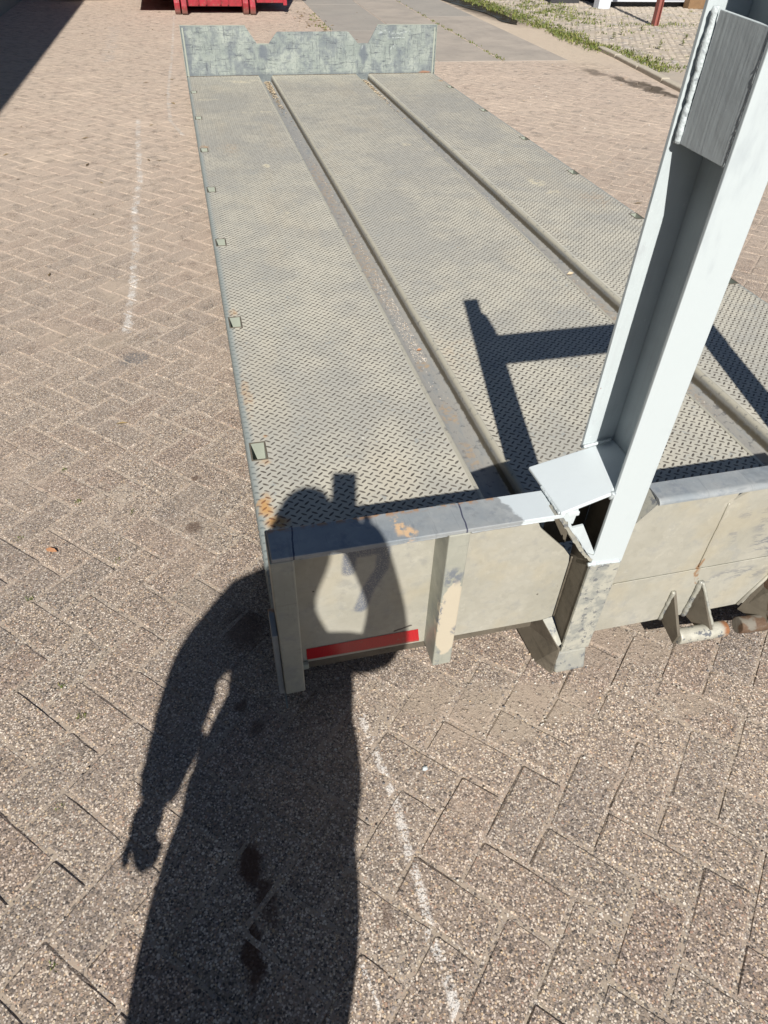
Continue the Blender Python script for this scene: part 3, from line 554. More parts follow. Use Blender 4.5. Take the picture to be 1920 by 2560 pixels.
# ------------------------------------------------------------------ THE PLATFORM
plat = thing('hooklift_platform', 'long galvanised hooklift flatbed platform with tread plate deck lying on the paving', 'platform', (1.25, 3.0, 0))
W = 2.5; YE = 6.47; YF = -.531; R = .018
pk_y = [5.839, 4.902, 3.987, 3.126, 2.27, 1.365, .443]
PK = [(y-.088, y) for y in pk_y]
def deck_plate(x0, x1, side):
    px_ = (.017, .060) if side < 0 else (2.440, 2.483)
    hs = [(px_[0], px_[1], a, b) for a, b in PK] if side else []
    xs = [x0, x1]
    if side < 0: xs = [R, px_[0]+.002 if 0 else px_[0], px_[1], x1] if px_[0] > R else [px_[0], px_[1], x1]
    if side > 0: xs = [x0, px_[0], px_[1]]
    if side < 0: xs = [.017, .060, x1]
    ys = sorted({-.45, YE} | {v for p in PK for v in p} | set(np.round(np.linspace(-.45, YE, 15), 3)))
    b = B(); nx = len(xs)
    for y in ys:
        for x in xs: b.v.append((x, y, 0.))
    for j in range(len(ys)-1):
        for i in range(nx-1):
            if any(h[0]-1e-6 <= xs[i] and xs[i+1] <= h[1]+1e-6 and h[2]-1e-6 <= ys[j] and ys[j+1] <= h[3]+1e-6 for h in hs): continue
            b.f.append((j*nx+i, j*nx+i+1, (j+1)*nx+i+1, (j+1)*nx+i)); b.mi.append(0)
    if side:                      # rolled edge and skirt
        xe = .017 if side < 0 else 2.483; sg = 1 if side < 0 else -1; prof = [(xe, 0.)]
        for k in range(1, 7): a = k/6*math.pi/2; prof.append((xe-sg*.017*math.sin(a), -.017*(1-math.cos(a))))
        prof.append((xe-sg*.017, -.085)); prof.append((xe-sg*.013, -.085)); n = len(b.v)
        for y in (-.52, YE+.004):
            for x, z in prof: b.v.append((x, y, z))
        m_ = len(prof)
        for k in range(m_-1): f = (n+k, n+k+1, n+m_+k+1, n+m_+k); b.f.append(f[::-1] if side < 0 else f); b.mi.append(0)
    o = b.obj('deck_plate', 'deck', plat, smooth=False)
    return o
plates = [deck_plate(0, .69, -1), deck_plate(.83, 1.672, 0), deck_plate(1.812, W, 1)]
def almonds(name, x0, x1, parent, side=0):
    p = .0320; a_, b_ = .0118, .0037; Vs = []; Fs = []; Lx = []
    base = np.array([(-1, 0, 0), (-.55, -.85, 0), (.0, -1., 0), (.55, -.85, 0), (1, 0, 0), (.55, .85, 0), (0, 1., 0), (-.55, .85, 0), (-.5, 0, 1), (.5, 0, 1)])
    ff = [(0, 1, 8), (1, 2, 8), (2, 9, 8), (2, 3, 9), (3, 4, 9), (4, 5, 9), (5, 6, 9), (6, 8, 9), (6, 7, 8), (7, 0, 8)]
    arc = .017*math.pi/2; lo, hi = x0, x1
    if side < 0: lo = x0+.017-arc-.075
    if side > 0: hi = x1-.017+arc+.075
    us = np.arange(math.floor(lo/p)-1, math.ceil(hi/p)+1)*p; ys = np.arange(math.floor(-.45/p)+1, math.floor(YE/p))*p
    items = []
    for off, ang in ((0, -.62), (p/2, .75)):
        for u in us+.010+off:
            if lo+.009 < u < hi-.009:
                for y in ys+off*1.0: items.append((u, y, ang))
    it = np.array(items); u, y, an = it.T
    if side:
        hx0, hx1 = ((.017, .060) if side < 0 else (2.440, 2.483)); keep = np.ones(len(u), bool)
        for a0, a1 in PK: keep &= ~((u > hx0-.014) & (u < hx1+.012) & (y > a0-.010) & (y < a1+.010))
        u, y, an = u[keep], y[keep], an[keep]
    ca, sa = np.cos(an)[:, None], np.sin(an)[:, None]
    g_ = rng.uniform(.88, 1.08, len(u))[:, None]
    lx = base[None, :, 0]*a_*g_; ly = base[None, :, 1]*b_*g_; lz = base[None, :, 2]*.0017*g_+.0
    X = lx*ca-ly*sa; Y = lx*sa+ly*ca
    U = u[:, None]+X; Yw = y[:, None]+Y; n = lz
    if side < 0: s_ = U-.017; sg = 1
    elif side > 0: s_ = 2.483-U; sg = -1
    if side:
        th = np.clip(-s_/.017, 0, math.pi/2); over = np.maximum(-s_-arc, 0)
        bx = np.where(s_ > 0, s_, -.017*np.sin(th)); bz = np.where(s_ > 0, 0, -.017*(1-np.cos(th)))-over
        nx_, nz_ = -np.sin(th), np.cos(th); xx = .017+bx+nx_*n; zz = bz+nz_*n
        Xw = xx if side < 0 else 2.5-xx; Zw = zz
    else: Xw, Zw = U, n
    v = np.stack([Xw, Yw, Zw+Z0], -1).reshape(-1, 3); f = (np.array(ff)[None]+10*np.arange(len(u))[:, None, None]).reshape(-1, 3)
    me = bpy.data.meshes.new(name); me.vertices.add(len(v)); me.vertices.foreach_set('co', v.ravel()); me.loops.add(f.size); me.loops.foreach_set('vertex_index', f.ravel().astype(np.int32))
    me.polygons.add(len(f)); me.polygons.foreach_set('loop_start', np.arange(0, f.size, 3, dtype=np.int32)); me.polygons.foreach_set('loop_total', np.full(len(f), 3, np.int32)); me.update(); me.validate()
    me.materials.append(M['tread']); o = bpy.data.objects.new(name, me); C.objects.link(o); par(o, plat); o['kind'] = 'stuff'; return o
almonds('tread_pattern', 0, .69, plat, -1); almonds('tread_pattern', .83, 1.672, plat); almonds('tread_pattern', 1.812, W, plat, 1)
# channels
for xa in (.69, 1.672):
    b = B(); prof = [(xa-.012, .0015), (xa, .0018), (xa+.003, -.001), (xa+.012, -.046), (xa+.018, -.051), (xa+.112, -.052)]
    for k in range(1, 6):
        t = k/5; prof.append((xa+.112+.010*math.sin(t*math.pi/2), -.052+.012*(1-math.cos(t*math.pi/2))))
    for k in range(0, 7):
        t = k/6; prof.append((xa+.125+.014*(1-math.cos(t*math.pi/2)), -.018+.018*math.sin(t*math.pi/2)))
    prof += [(xa+.142, .0012), (xa+.142, -.001)]
    ys = [-.45, 1, 2.5, 4, 5.5, YE]; m_ = len(prof)
    for y in ys:
        for x, z in prof: b.v.append((x, y, z))
    for j in range(len(ys)-1):
        for k in range(m_-1): b.f.append((j*m_+k, j*m_+k+1, (j+1)*m_+k+1, (j+1)*m_+k)); b.mi.append(0)
    b.obj('channel', 'channel', plat, smooth=True)
# lashing pockets
for sx in (0, 1):
    for (a0, a1) in PK:
        x0, x1 = (.017, .060) if not sx else (2.440, 2.483); b = B(); t = .0035
        b.add([(x0, a0, .001), (x1, a0, .001), (x1, a1, .001), (x0, a1, .001), (x0, a0, -.09), (x1, a0, -.09), (x1, a1, -.09), (x0, a1, -.09)], [(0, 1, 5, 4), (1, 2, 6, 5), (2, 3, 7, 6), (3, 0, 4, 7)])
        o = b.obj('lashing_pocket', 'inner', plat)
        rim = B(); q = .006
        rim.box(x0-q, x1+q, a0-q, a0-.0005, .0, .0022); rim.box(x0-q, x1+q, a1+.0005, a1+q, .0, .0022); rim.box(x1+.0005, x1+q, a0, a1, 0, .0022); rim.box(x0-q, x0-.0005, a0, a1, 0, .0022)
        r_ = rim.obj('rim', 'brownsteel', bevel=.0006, seg=1); par(r_, o)
# end board at the far end
b = B(); t = .010; y = YE+.004
pts = [(0.0, -.03), (.70, -.03), (.70, -.055), (.812, -.055), (.812, -.03), (1.688, -.03), (1.688, -.055), (1.80, -.055), (1.80, -.03), (2.5, -.03), (2.5, .410), (1.890, .408), (1.796, .260), (1.694, .260), (1.602, .352), (1.585, .358), (.905, .357), (.890, .350), (.809, .260), (.701, .260), (.597, .405), (0.0, .405)]
b.prism([(x, y, z) for x, z in pts], (0, t, 0)); eb = b.obj('end_board', 'flap', plat)
for q_ in ((0, .600, y-.001, y+t+.001, .405, .409), (1.888, 2.5, y-.001, y+t+.001, .410, .414), (-.004, .0, y-.012, y+.03, -.03, .409), (2.5, 2.504, y-.012, y+.03, -.03, .412),
           (.012, .026, y-.005, y-.0005, 0.0, .39), (2.474, 2.488, y-.005, y-.0005, 0.0, .39), (.70, .81, y-.001, y+t+.001, .257, .264)):
    par(B().box(*q_).obj('edge_strip', 'inner', bevel=.0008, seg=1), eb)
for xa_, xb_ in ((0, .69), (.83, 1.67), (1.81, 2.5)): par(B().bead((xa_, y-.002, .002), (xb_, y-.002, .002), .004, .02).obj('weld', 'brownsteel', smooth=True), eb)
# front beam, left part
b = B(); b.box(.006, .640, YF, -.450, .4365, .447); bm_ = b.obj('front_beam', 'beam', plat, bevel=.0018)
bb = B(); bb.box(.010, .60, -.451, -.447, .35, .4362); bb.obj('beam_back', 'brownsteel', plat)
wl = B(); wl.bead((.06, YF+.003, .4345), (.355, YF+.003, .4345), .0022, .004); wl.bead((.405, YF+.003, .4345), (.585, YF+.003, .4345), .003, .004); par(wl.obj('weld', 'beam', smooth=True), bm_)
# mirrored right part of the frame (outside the picture, but it casts its shade)
B().box(1.86, 2.494, YF, -.450, .4365, .447).obj('front_beam', 'beam', plat, bevel=.0018)
# posts
for x0 in (.002, .358, 2.096, 2.450):
    b = B(); b.box(x0, x0+.046, YF, -.436, -.008, .4362); b.obj('post', 'post', plat, bevel=.003)
b = B(); b.box(-.012, .0012, YF+.012, -.44, -.02, .20); b.obj('corner_bracket', 'beam', plat, bevel=.002)
B().box(.0485, .066, -.47, -.459, -.012, .006).obj('tab', 'inner', plat, bevel=.001)
# left and right front panels
t = .006
b = B().prism([(.0482, -.457, .0), (.675, -.457, -.008), (.705, -.457, .0), (.705, -.457, .205), (.701, -.457, .229), (.682, -.457, .256), (.641, -.457, .300), (.606, -.457, .338), (.560, -.457, .4363), (.0482, -.457, .4363)], (0, t, 0)); b.obj('front_panel', 'panel', plat)
b = B().prism([(2.4518, -.457, .0), (1.80, -.457, -.010), (1.80, -.457, .235), (1.894, -.457, .338), (1.94, -.457, .4363), (2.4518, -.457, .4363)], (0, t, 0)); b.obj('front_panel', 'panel', plat)
b = B(); b.add([(.064, -.4582, .010), (.345, -.4582, .002), (.339, -.4582, .051), (.064, -.4582, .052)], [(0, 1, 2, 3)]); b.obj('reflective_strip', 'redtape', plat)
# middle panel between the legs: upper and lower plate, bent top edge
b = B().prism([(.787, YF+.014, .170), (1.713, YF+.014, .170), (1.713, YF+.014, .35), (1.665, YF+.014, .418), (1.078, YF+.014, .418), (1.060, YF+.014, .408), (1.036, YF+.014, .392), (1.044, YF+.014, .418), (.838, YF+.014, .418), (.787, YF+.014, .352)], (0, t, 0)); b.obj('middle_panel', 'panel', plat)
b = B().prism([(.787, YF+.008, -.004), (.94, YF+.008, -.006), (1.56, YF+.008, -.006), (1.713, YF+.008, -.004), (1.713, YF+.0102, .1695), (.787, YF+.0102, .1695)], (0, t, 0)); b.obj('lower_panel', 'panel', plat)
b = B(); pr_ = []
for k in range(0, 9): a = k/8*math.pi/2; pr_.append((YF+.009+.014*(1-math.cos(a)), .4185+.012*math.sin(a)))
pr_ += [(-.462, .4310), (-.462, .4270), (YF+.030, .4262), (YF+.020, .4186)]
A = [(.838, y_, z_) for y_, z_ in pr_]; b.prism(A, (.830, 0, 0)); tr = b.obj('top_rail', 'beam', plat, smooth=False, bevel=.0)
b = B(); b.add([(.787, YF+.0145, .352), (.838, YF+.0145, .4185), (.838, -.462, .431), (.787, -.47, .365)], [(0, 1, 2, 3)]); b.add([(.787, YF+.0145, .349), (.838, YF+.0145, .4155), (.838, -.462, .428), (.787, -.47, .362)], [(3, 2, 1, 0)]); b.obj('corner_flange', 'rawsteel', plat)
wl = B(); wl.bead((1.027, YF+.013, .388), (1.030, YF+.012, .178), .0026, .006); wl.bead((.80, YF+.011, .1705), (1.70, YF+.011, .1705), .0016, .01); wl.obj('weld', 'panel', plat, smooth=True)
# legs (masts): a channel open to the left, front flange / web / rear flange
def mast(mir):
    X = (lambda x: x) if not mir else (lambda x: 2.5-x)
    def bx(b, x0, x1, *r): a, c = sorted((X(x0), X(x1))); return b.box(a, c, *r)
    ZT = 1.485; YR = -.378
    leg = bx(B(), .709, .787, YF, YF+.008, -.058, 1.33).obj('mast', 'legpaint', plat, bevel=.0015)
    # top with its cut corner
    b = B().prism([(X(.709), YF, 1.3302), (X(.787), YF, 1.3302), (X(.787), YF, 1.36), (X(.765), YF, ZT), (X(.709), YF, ZT)], (0, .008, 0)); par(b.obj('mast_top', 'white'), leg)
    b = B(); bx(b, .7815, .787, YF+.0082, YR+.008, .485, 1.36); par(b.obj('web', 'white'), leg); b = B(); bx(b, .7815, .787, YF+.0082, YR+.008, .20, .4848); par(b.obj('lower_web', 'brownsteel'), leg)  # lower web is unpainted and darkened with the opening's enclosed shade
    b = B(); bx(b, .709, .7813, YR-.0, YR+.008, .485, ZT); par(b.obj('rear_flange', 'white', bevel=.001), leg)
    # lower part: dark brown channel running to a point at the foot
    sg = 1 if not mir else -1
    b = B().prism([(X(.7115), YF+.0085, -.050), (X(.7115), YF+.0085, .268), (X(.7115), -.44, .268), (X(.7115), -.448, .20), (X(.7115), -.4565, .07), (X(.7115), -.4565, -.002), (X(.7115), -.505, -.030)], (sg*.004, 0, 0)); par(b.obj('web', 'brownsteel'), leg)
    V_ = [(X(.680), -.458, -.006), (X(.7045), -.458, .0), (X(.7095), -.5225, -.034), (X(.700), -.5245, -.040)]
    b = B().prism(V_, (0, .004, -.006)); par(b.obj('rear_flange', 'rawsteel'), leg)
    b = B(); b.bead((X(.7085), -.4585, .225), (X(.7085), -.4585, .002), .0028, .006); par(b.obj('weld', 'brownsteel', smooth=True), leg)
    return leg
mL = mast(False); mR = mast(True)
# foot and rail under each leg
for mir in (0, 1):
    X = (lambda x: x) if not mir else (lambda x: 2.5-x); sg = 1 if not mir else -1
    b = B().prism([(X(.698), YF, -.0590), (X(.698), YF-.019, -.122), (X(.698), YF-.012, -.1295), (X(.698), -.47, -.1295), (X(.698), -.47, -.0590)], (sg*.084, 0, 0)); o = b.obj('foot', 'rawsteel', plat, bevel=.005)
    b = B().prism([(X(.6795), -.459, -.008), (X(.6985), YF, -.043), (X(.690), YF-.012, -.1295), (X(.664), -.500, -.1295), (X(.655), -.37, -.1295), (X(.655), -.30, -.1295), (X(.668), -.30, -.008)], (sg*.006, 0, 0)); o = b.obj('rail_nose', 'brownsteel', plat)
    a, c = sorted((X(.657), X(.668))); o = B().box(a, c, -.299, 6.3, -.1295, -.008).obj('rail', 'brownsteel', plat)
    b = B(); a, c = sorted((X(.669), X(.785))); b.box(a, c, -.469, 6.3, -.129, -.122); par(b.obj('rail_flange', 'brownsteel'), o)
# cover plates, crossbar
cv = B().prism([(.7105, -.5225, 1.096), (.716, -.398, 1.0965), (.716, -.400, 1.268), (.7105, -.5225, 1.262)], (.005, 0, 0)).obj('cover_plate', 'white', plat, bevel=.001)
par(B().bead((.7165, -.3905, 1.096), (.7165, -.3895, 1.270), .0066, .005).obj('weld', 'weldwhite', smooth=True), cv)
par(B().bead((.7135, -.5215, 1.096), (.7135, -.5215, 1.255), .0042, .0028).obj('weld', 'weldwhite', smooth=True), cv)
B().prism([(1.797, -.526, 1.096), (1.797, -.403, 1.0965), (1.797, -.405, 1.268), (1.797, -.523, 1.262)], (-.0055, 0, 0)).obj('cover_plate', 'white', plat, bevel=.001)
B().box(.7875, 1.7125, YF+.004, -.400, 1.116, 1.214).obj('crossbar', 'white', plat, bevel=.004)
# white painted base plate with rounded front rim, cut gusset pieces
pl_ = lambda x, y: (x, y, .458+(x-.588)*.235-(y+.45)*.04)
ps = [pl_(.590, -.541), pl_(.702, -.5318), pl_(.7085, -.5225), pl_(.781, -.5225), pl_(.781, -.3785), pl_(.588, -.3785)]
b = B().prism(ps[::-1], (0, 0, -.009)); bp_ = b.obj('base_plate', 'fresh', plat, bevel=.003, seg=3)
for p_, q_, r_ in (((.706, -.386, .497), (.770, -.386, .506), .004), ((.5905, -.535, .455), (.589, -.445, .454), .0035), ((.703, -.533, .489), (.7035, -.528, .470), .005)): par(B().bead(p_, q_, r_, .004).obj('weld', 'weldwhite', smooth=True), bp_)
random.seed(3)
# torch cut edge of the gusset left of the opening: raw ragged rim, then white painted face
oc = [(.571, .4365), (.594, .436), (.608, .417), (.624, .391), (.652, .349), (.680, .307), (.700, .286), (.712, .280)]
ic = [(.712, .300), (.684, .316), (.656, .362), (.634, .399), (.622, .425), (.612, .452), (.590, .452)]
def jag(c, k, am):
    out = []
    for (x0, z0), (x1, z1) in zip(c, c[1:]):
        for t_ in range(k): q = t_/k; out.append((x0+(x1-x0)*q+random.uniform(-am, am), z0+(z1-z0)*q+random.uniform(-am, am)))
    return out+[c[-1]]
oj = jag(oc, 5, .0017)
b = B().prism([(x, YF+.0012, z) for x, z in (oj+ic)][::-1], (0, .030, 0)); b.obj('cut_edge', 'rawsteel', plat)
wj = jag([(x+.0075, z+.0055) for x, z in oc[1:-1]], 5, .0022)
b = B().prism([(x, YF-.0006, z) for x, z in (wj+ic[:-1])][::-1], (0, .0022, 0)); b.obj('painted_face', 'white', plat)
B().bead((.700, YF-.001, .276), (.780, YF-.001, .270), .0048, .004).obj('weld', 'weldwhite', plat, smooth=True)
b = B().prism([(.624, YF+.0034, .404), (.636, YF+.0034, .399), (.660, YF+.0034, .402), (.7135, YF+.0034, .301), (.684, YF+.0034, .311)][::-1], (0, .005, 0)); b.obj('gusset', 'white', plat)
b = B().prism([(.606, YF+.0034, .446), (.637, YF+.0034, .452), (.633, YF+.0034, .412), (.618, YF+.0034, .414)][::-1], (0, .005, 0)); b.obj('gusset', 'white', plat)
# dark plate added behind the leg to keep the opening in shade
B().box(.672, .781, -.3695, -.3655, .18, .45).obj('shade_back_plate', 'brownsteel', plat)
# locking pins with gussets
def lug(x, apz, basez, tipy, tipz, thick=.008, lean=0.):
    b = B().prism([(x, YF+.0075, apz), (x, YF+.0075, basez), (x+lean, tipy, tipz-.030), (x+lean, tipy-.004, tipz+.006)], (thick, 0, 0)); return b.obj('pin_gusset', 'brownsteel', plat, bevel=.001)
lug(.984, .104, -.006, -.592, .006); lug(1.056, .124, -.008, -.592, .006, lean=.022)
wl = B(); wl.bead((.984, YF+.006, .104), (.980, YF+.006, -.004), .0055, .006); wl.bead((1.054, YF+.006, .126), (1.050, YF+.006, -.006), .0075, .006); wl.bead((1.058, YF+.004, .124), (1.086, -.588, .02), .0045, .006)
wl.obj('weld', 'rawsteel', plat, smooth=True)
b = B().tube((.993, -.586, -.004), (1.136, -.586, -.010), .0205, n=28); b.obj('pin', 'pin', plat, smooth=False, bevel=.003)
b = B().tube((1.185, -.578, -.022), (1.40, -.586, -.034), .0225, n=28); b.obj('pin', 'rust', plat, bevel=.003)
b = B().prism([(1.256, YF+.0075, -.030), (1.256, -.60, -.045), (1.262, -.565, .10), (1.262, YF+.0075, .15)], (.010, 0, 0)); b.obj('pin_gusset', 'rust', plat, bevel=.001)
b = B().prism([(1.226, YF+.007, -.030), (1.256, -.600, -.020), (1.262, -.560, .09), (1.285, YF+.007, .155)], (.004, 0, 0)); b.obj('pin_gusset', 'brownsteel', plat)
b = B().tube((1.215, YF+.007, -.005), (1.29, YF+.007, .15), .005, n=12); b.obj('weld', 'panel', plat, smooth=True)
B().box(.83, 1.66, -.50, -.40, -.04, -.03).obj('cross_member', 'brownsteel', plat)
B().box(.02, .66, -.44, -.40, -.05, -.01).obj('cross_member', 'brownsteel', plat)
# chips and grit lying in the channels
ch = B()
for _ in range(420):
    for xa, n_ in ((.69, 1), (1.672, 1)):
        y_ = 6.44-abs(random.gauss(0, .55)); x_ = xa+random.uniform(.045, .098); a = random.uniform(0, 6.28); L = random.uniform(.005, .016); w_ = L*.35; dx, dy = math.cos(a), math.sin(a); z_ = -.050+random.uniform(0, .008)
        ch.add([(x_-dx*L, y_-dy*L, z_), (x_+dy*w_, y_-dx*w_, z_+.004), (x_+dx*L, y_+dy*L, z_+.003), (x_-dy*w_, y_+dx*w_, z_+.002)], [(0, 1, 2, 3)])
tag(ch.obj('wood_chips', 'chips'), 'pale wood chips lying in the far ends of the deck channels', 'wood chips', kind='stuff')
cg = B()
for _ in range(1500):
    y_ = abs(random.gauss(0, .50))+.93 if random.random() < .75 else random.uniform(.6, 4.5); pebble(cg, .69+random.uniform(.045, .098), y_, -.052, random.uniform(.001, .0032))
for _ in range(500): pebble(cg, 1.672+random.uniform(.045, .098), random.uniform(.3, 4.5), -.052, random.uniform(.001, .003))
for _ in range(160):
    x_ = random.choice([random.uniform(.08, .66), random.uniform(.86, 1.65), random.uniform(1.84, 2.42)]); pebble(cg, x_, random.uniform(.4, 6.3), .0005, random.uniform(.0012, .0028))
tag(cg.obj('channel_grit', 'grit'), 'loose grit lying on the deck and in its channels', 'grit', kind='stuff')
o = B(); o.add([(-.012, 0, .002), (-.002, .006, .008), (.012, .002, .004), (.0, -.006, .003)], [(0, 3, 2, 1)]); o = o.obj('dry_leaf', 'leafbrown', raw=True); o.location = (.775, 1.02, .083); tag(o, 'small brown dry leaf in the channel nearest the left edge', 'leaf')
o = B(); o.add([(-.02, 0, .002), (-.002, .010, .012), (.02, .002, .006), (.0, -.010, .004)], [(0, 3, 2, 1)]); o = o.obj('dry_leaf', 'chips', raw=True); o.location = (1.755, 1.62, .085); tag(o, 'pale tan leaf in the channel beside the white mast', 'leaf')

# ------------------------------------------------------------------ red container behind
rc = thing('roll_off_container', 'scuffed red roll-off container standing beyond the end board', 'container', (.7, 14, 0))
b = B(); b.box(-.60, 1.765, 12.30, 17.5, .03, 1.25); b.obj('body', 'red', rc, bevel=.01)
for k in range(8): B().box(-.6+k*.3, -.54+k*.3, 12.255, 12.2995, .16, 1.2).obj('rib', 'red', rc, bevel=.006)
B().box(1.27, 1.765, 12.22, 12.2545, .0, .16).obj('bumper', 'red', rc, bevel=.006); B().box(1.70, 1.76, 12.20, 12.2195, -.03, .10).obj('hook', 'red', rc, bevel=.004)
for x0 in (-.02, 1.035):
    b = B(); b.prism([(x0, 11.98, -.10), (x0, 12.0, -.129), (x0, 17.4, -.129), (x0, 17.4, .028), (x0, 12.29, .028), (x0, 12.12, .30), (x0, 12.02, .30), (x0, 11.96, .02)], (.085, 0, 0)); b.obj('rail', 'red', rc, bevel=.008)
    b = B(); b.prism([(x0+.105, 11.93, -.11), (x0+.105, 11.96, -.129), (x0+.105, 17.4, -.129), (x0+.105, 17.4, .028), (x0+.105, 12.29, .028), (x0+.105, 12.1, .34), (x0+.105, 11.98, .34), (x0+.105, 11.915, -.02)], (.085, 0, 0)); b.obj('rail', 'red', rc, bevel=.010)
cm = B().box(.175, 1.03, 12.10, 12.14, -.035, .30).obj('cross_member', 'red', rc, bevel=.006)
for x0 in (.34, .46, .68, .80): par(B().box(x0, x0+.022, 12.06, 12.0995, -.01, .28).obj('stiffener', 'red', bevel=.004), cm)

# ------------------------------------------------------------------ buildings
lb = thing('workshop', 'green-grey corrugated workshop wall at the far left throwing a long shade', 'building', (-6, 8, 0))
b = B(); ys = np.arange(-6, 26, .02); prof = [(-2.55+(.012 if (k//2) % 2 else -.0), y_) for k, y_ in enumerate(ys)]
for x_, y_ in prof: b.v += [(x_-.0015*0+(.0165*(y_-10)), y_, -Z0), (x_+(.0165*(y_-10)), y_, 4.25-Z0)]
for k in range(len(ys)-1): b.f.append((2*k, 2*k+1, 2*k+3, 2*k+2)); b.mi.append(0)
b.obj('corrugated_wall', 'corr', lb)
B().prism([(-9, -6, -Z0), (-9, 26, -Z0), (-2.40, 26, -Z0), (-2.84, -6, -Z0)], (0, 0, 4.2)).obj('wall', 'corr', lb)
B().prism([(-9.2, -6.1, 4.28-Z0), (-2.80, -6.1, 4.28-Z0), (-2.27, 26, 4.28-Z0), (-9.2, 26, 4.28-Z0)], (0, 0, .08)).obj('roof', 'roof', lb)
cb_ = thing('site_cabin', 'white sided cabin raised on a dark base behind the weedy yard', 'building', (10, 14.5, 0))
B().box(7.86, 15, 12.92, 17.5, .10-Z0, 2.7-Z0).obj('wall', 'cabwhite', cb_)
for k in range(16): B().box(7.875, 15.0, 12.905, 12.9195, .105-Z0+k*.16, .105-Z0+k*.16+.145).obj('siding_board', 'cabwhite', cb_, bevel=.004)
B().box(7.95, 14.9, 13.02, 17.4, .0-Z0, .0995-Z0).obj('plinth', 'cabdark', cb_); B().box(7.7, 15.2, 12.8, 17.6, 2.7-Z0, 2.8-Z0).obj('roof', 'roof', cb_)
B().box(7.60, 7.84, 12.70, 12.90, .0-Z0, 2.7-Z0).obj('corner_post', 'cabwhite', cb_, bevel=.005)
B().box(8.9, 9.5, 12.895, 12.9045, .13-Z0, .20-Z0).obj('sill', 'cabwhite', cb_)
B().box(7.0, 7.6, 13.55, 13.60, .16-Z0, 2.4-Z0).obj('side_wall', 'cabwhite', cb_)
for k in range(6): B().box(7.01+k*.1, 7.09+k*.1, 13.53, 13.5495, .16-Z0, 2.4-Z0).obj('board', 'cabwhite', cb_, bevel=.004)
B().box(7.0, 7.6, 13.50, 13.60, -Z0, .1595-Z0).obj('side_plinth', 'cabdark', cb_)
pc = B(); pc.box(7.50, 7.512, 10.56, 10.66, -Z0, 2.6-Z0); pc.box(7.512, 7.56, 10.604, 10.616, -Z0, 2.6-Z0); pc.box(7.56, 7.640, 10.545, 10.557, -Z0, 2.6-Z0)
po = thing('steel_post', 'red-brown steel post standing in the yard before the white cabin', 'post', (7.57, 10.6, 0))
B().box(7.500, 7.510, 10.55, 10.65, .014-Z0, 2.6-Z0).obj('flange', 'redpost', po); B().box(7.5102, 7.5698, 10.595, 10.605, .014-Z0, 2.6-Z0).obj('web', 'redpost', po); B().box(7.570, 7.580, 10.55, 10.65, .014-Z0, 2.6-Z0).obj('flange', 'redpost', po)
po.rotation_euler = (0, 0, 0)
cr = thing('timber_crate', 'brown timber crate standing against the cabin at the right', 'crate', (10.1, 12.9, 0))
B().box(9.50, 9.86, 12.72, 13.0-.1, .018-Z0, .75-Z0).obj('crate_side', 'crate', cr, bevel=.004); B().box(9.87, 10.7, 12.70, 12.9, .018-Z0, .75-Z0).obj('crate_side', 'crate', cr, bevel=.004)
for z_ in (.04, .14, .24): B().box(9.88, 10.69, 12.685, 12.6995, z_-Z0, z_+.08-Z0).obj('board', 'crate', cr, bevel=.003)
# rounded white plastic thing at top left, dark bar
b = B(); nu, nv = 28, 12; 
for j in range(nv+1):
    ph = -math.pi/2+math.pi*j/nv
    for i in range(nu):
        th = 2*math.pi*i/nu; cx, sx_ = math.cos(th), math.sin(th); r_ = (abs(math.cos(ph)))**.6
        b.v.append((-1.50+.62*r_*math.copysign(abs(cx)**.6, cx), 14.15+.62*r_*math.copysign(abs(sx_)**.6, sx_), .28-Z0+.27*math.sin(ph)))
for j in range(nv):
    for i in range(nu): b.f.append((j*nu+i, j*nu+(i+1) % nu, (j+1)*nu+(i+1) % nu, (j+1)*nu+i)); b.mi.append(0)
tag(b.obj('plastic_tub', 'plastic', smooth=True), 'white rounded plastic tub at the edge of the shade, top left', 'tub')
tag(B().box(2.0, 2.32, 13.78, 13.84, .02-Z0, .06-Z0).obj('steel_bar', 'darkbar', bevel=.004), 'dark steel bar lying beside the red container', 'bar')

# ------------------------------------------------------------------ the photographer (only the shadow is in view) and the phone
ph = thing('phone', 'black phone held up behind the lens, seen only as a shadow on the deck', 'phone', tuple(CPOS))
def cpt(x, y, z): return CPOS+CR_*x+CU_*y-CF_*z
def cbox(x0, x1, y0, y1, z0, z1): 
    b = B(); vs = [cpt(x, y, z) for z in (z0, z1) for x, y in ((x0, y0), (x1, y0), (x1, y1), (x0, y1))]
    b.add(vs, [(0, 3, 2, 1), (4, 5, 6, 7), (0, 1, 5, 4), (1, 2, 6, 5), (2, 3, 7, 6), (3, 0, 4, 7)]); return b
cbox(-.071, .007, -.125, .035, .0125, .021).obj('body', 'phone', ph, bevel=.003, raw=True)
b = B(); b.tube(cpt(-.002, .002, .0124), cpt(-.002, .002, .0105), .006, n=16); b.obj('lens', 'glass', ph, raw=True)
pers = thing('person', 'person standing with one arm raised to hold the phone, seen only as a long shadow', 'person', (-.30, -1.78, 0))
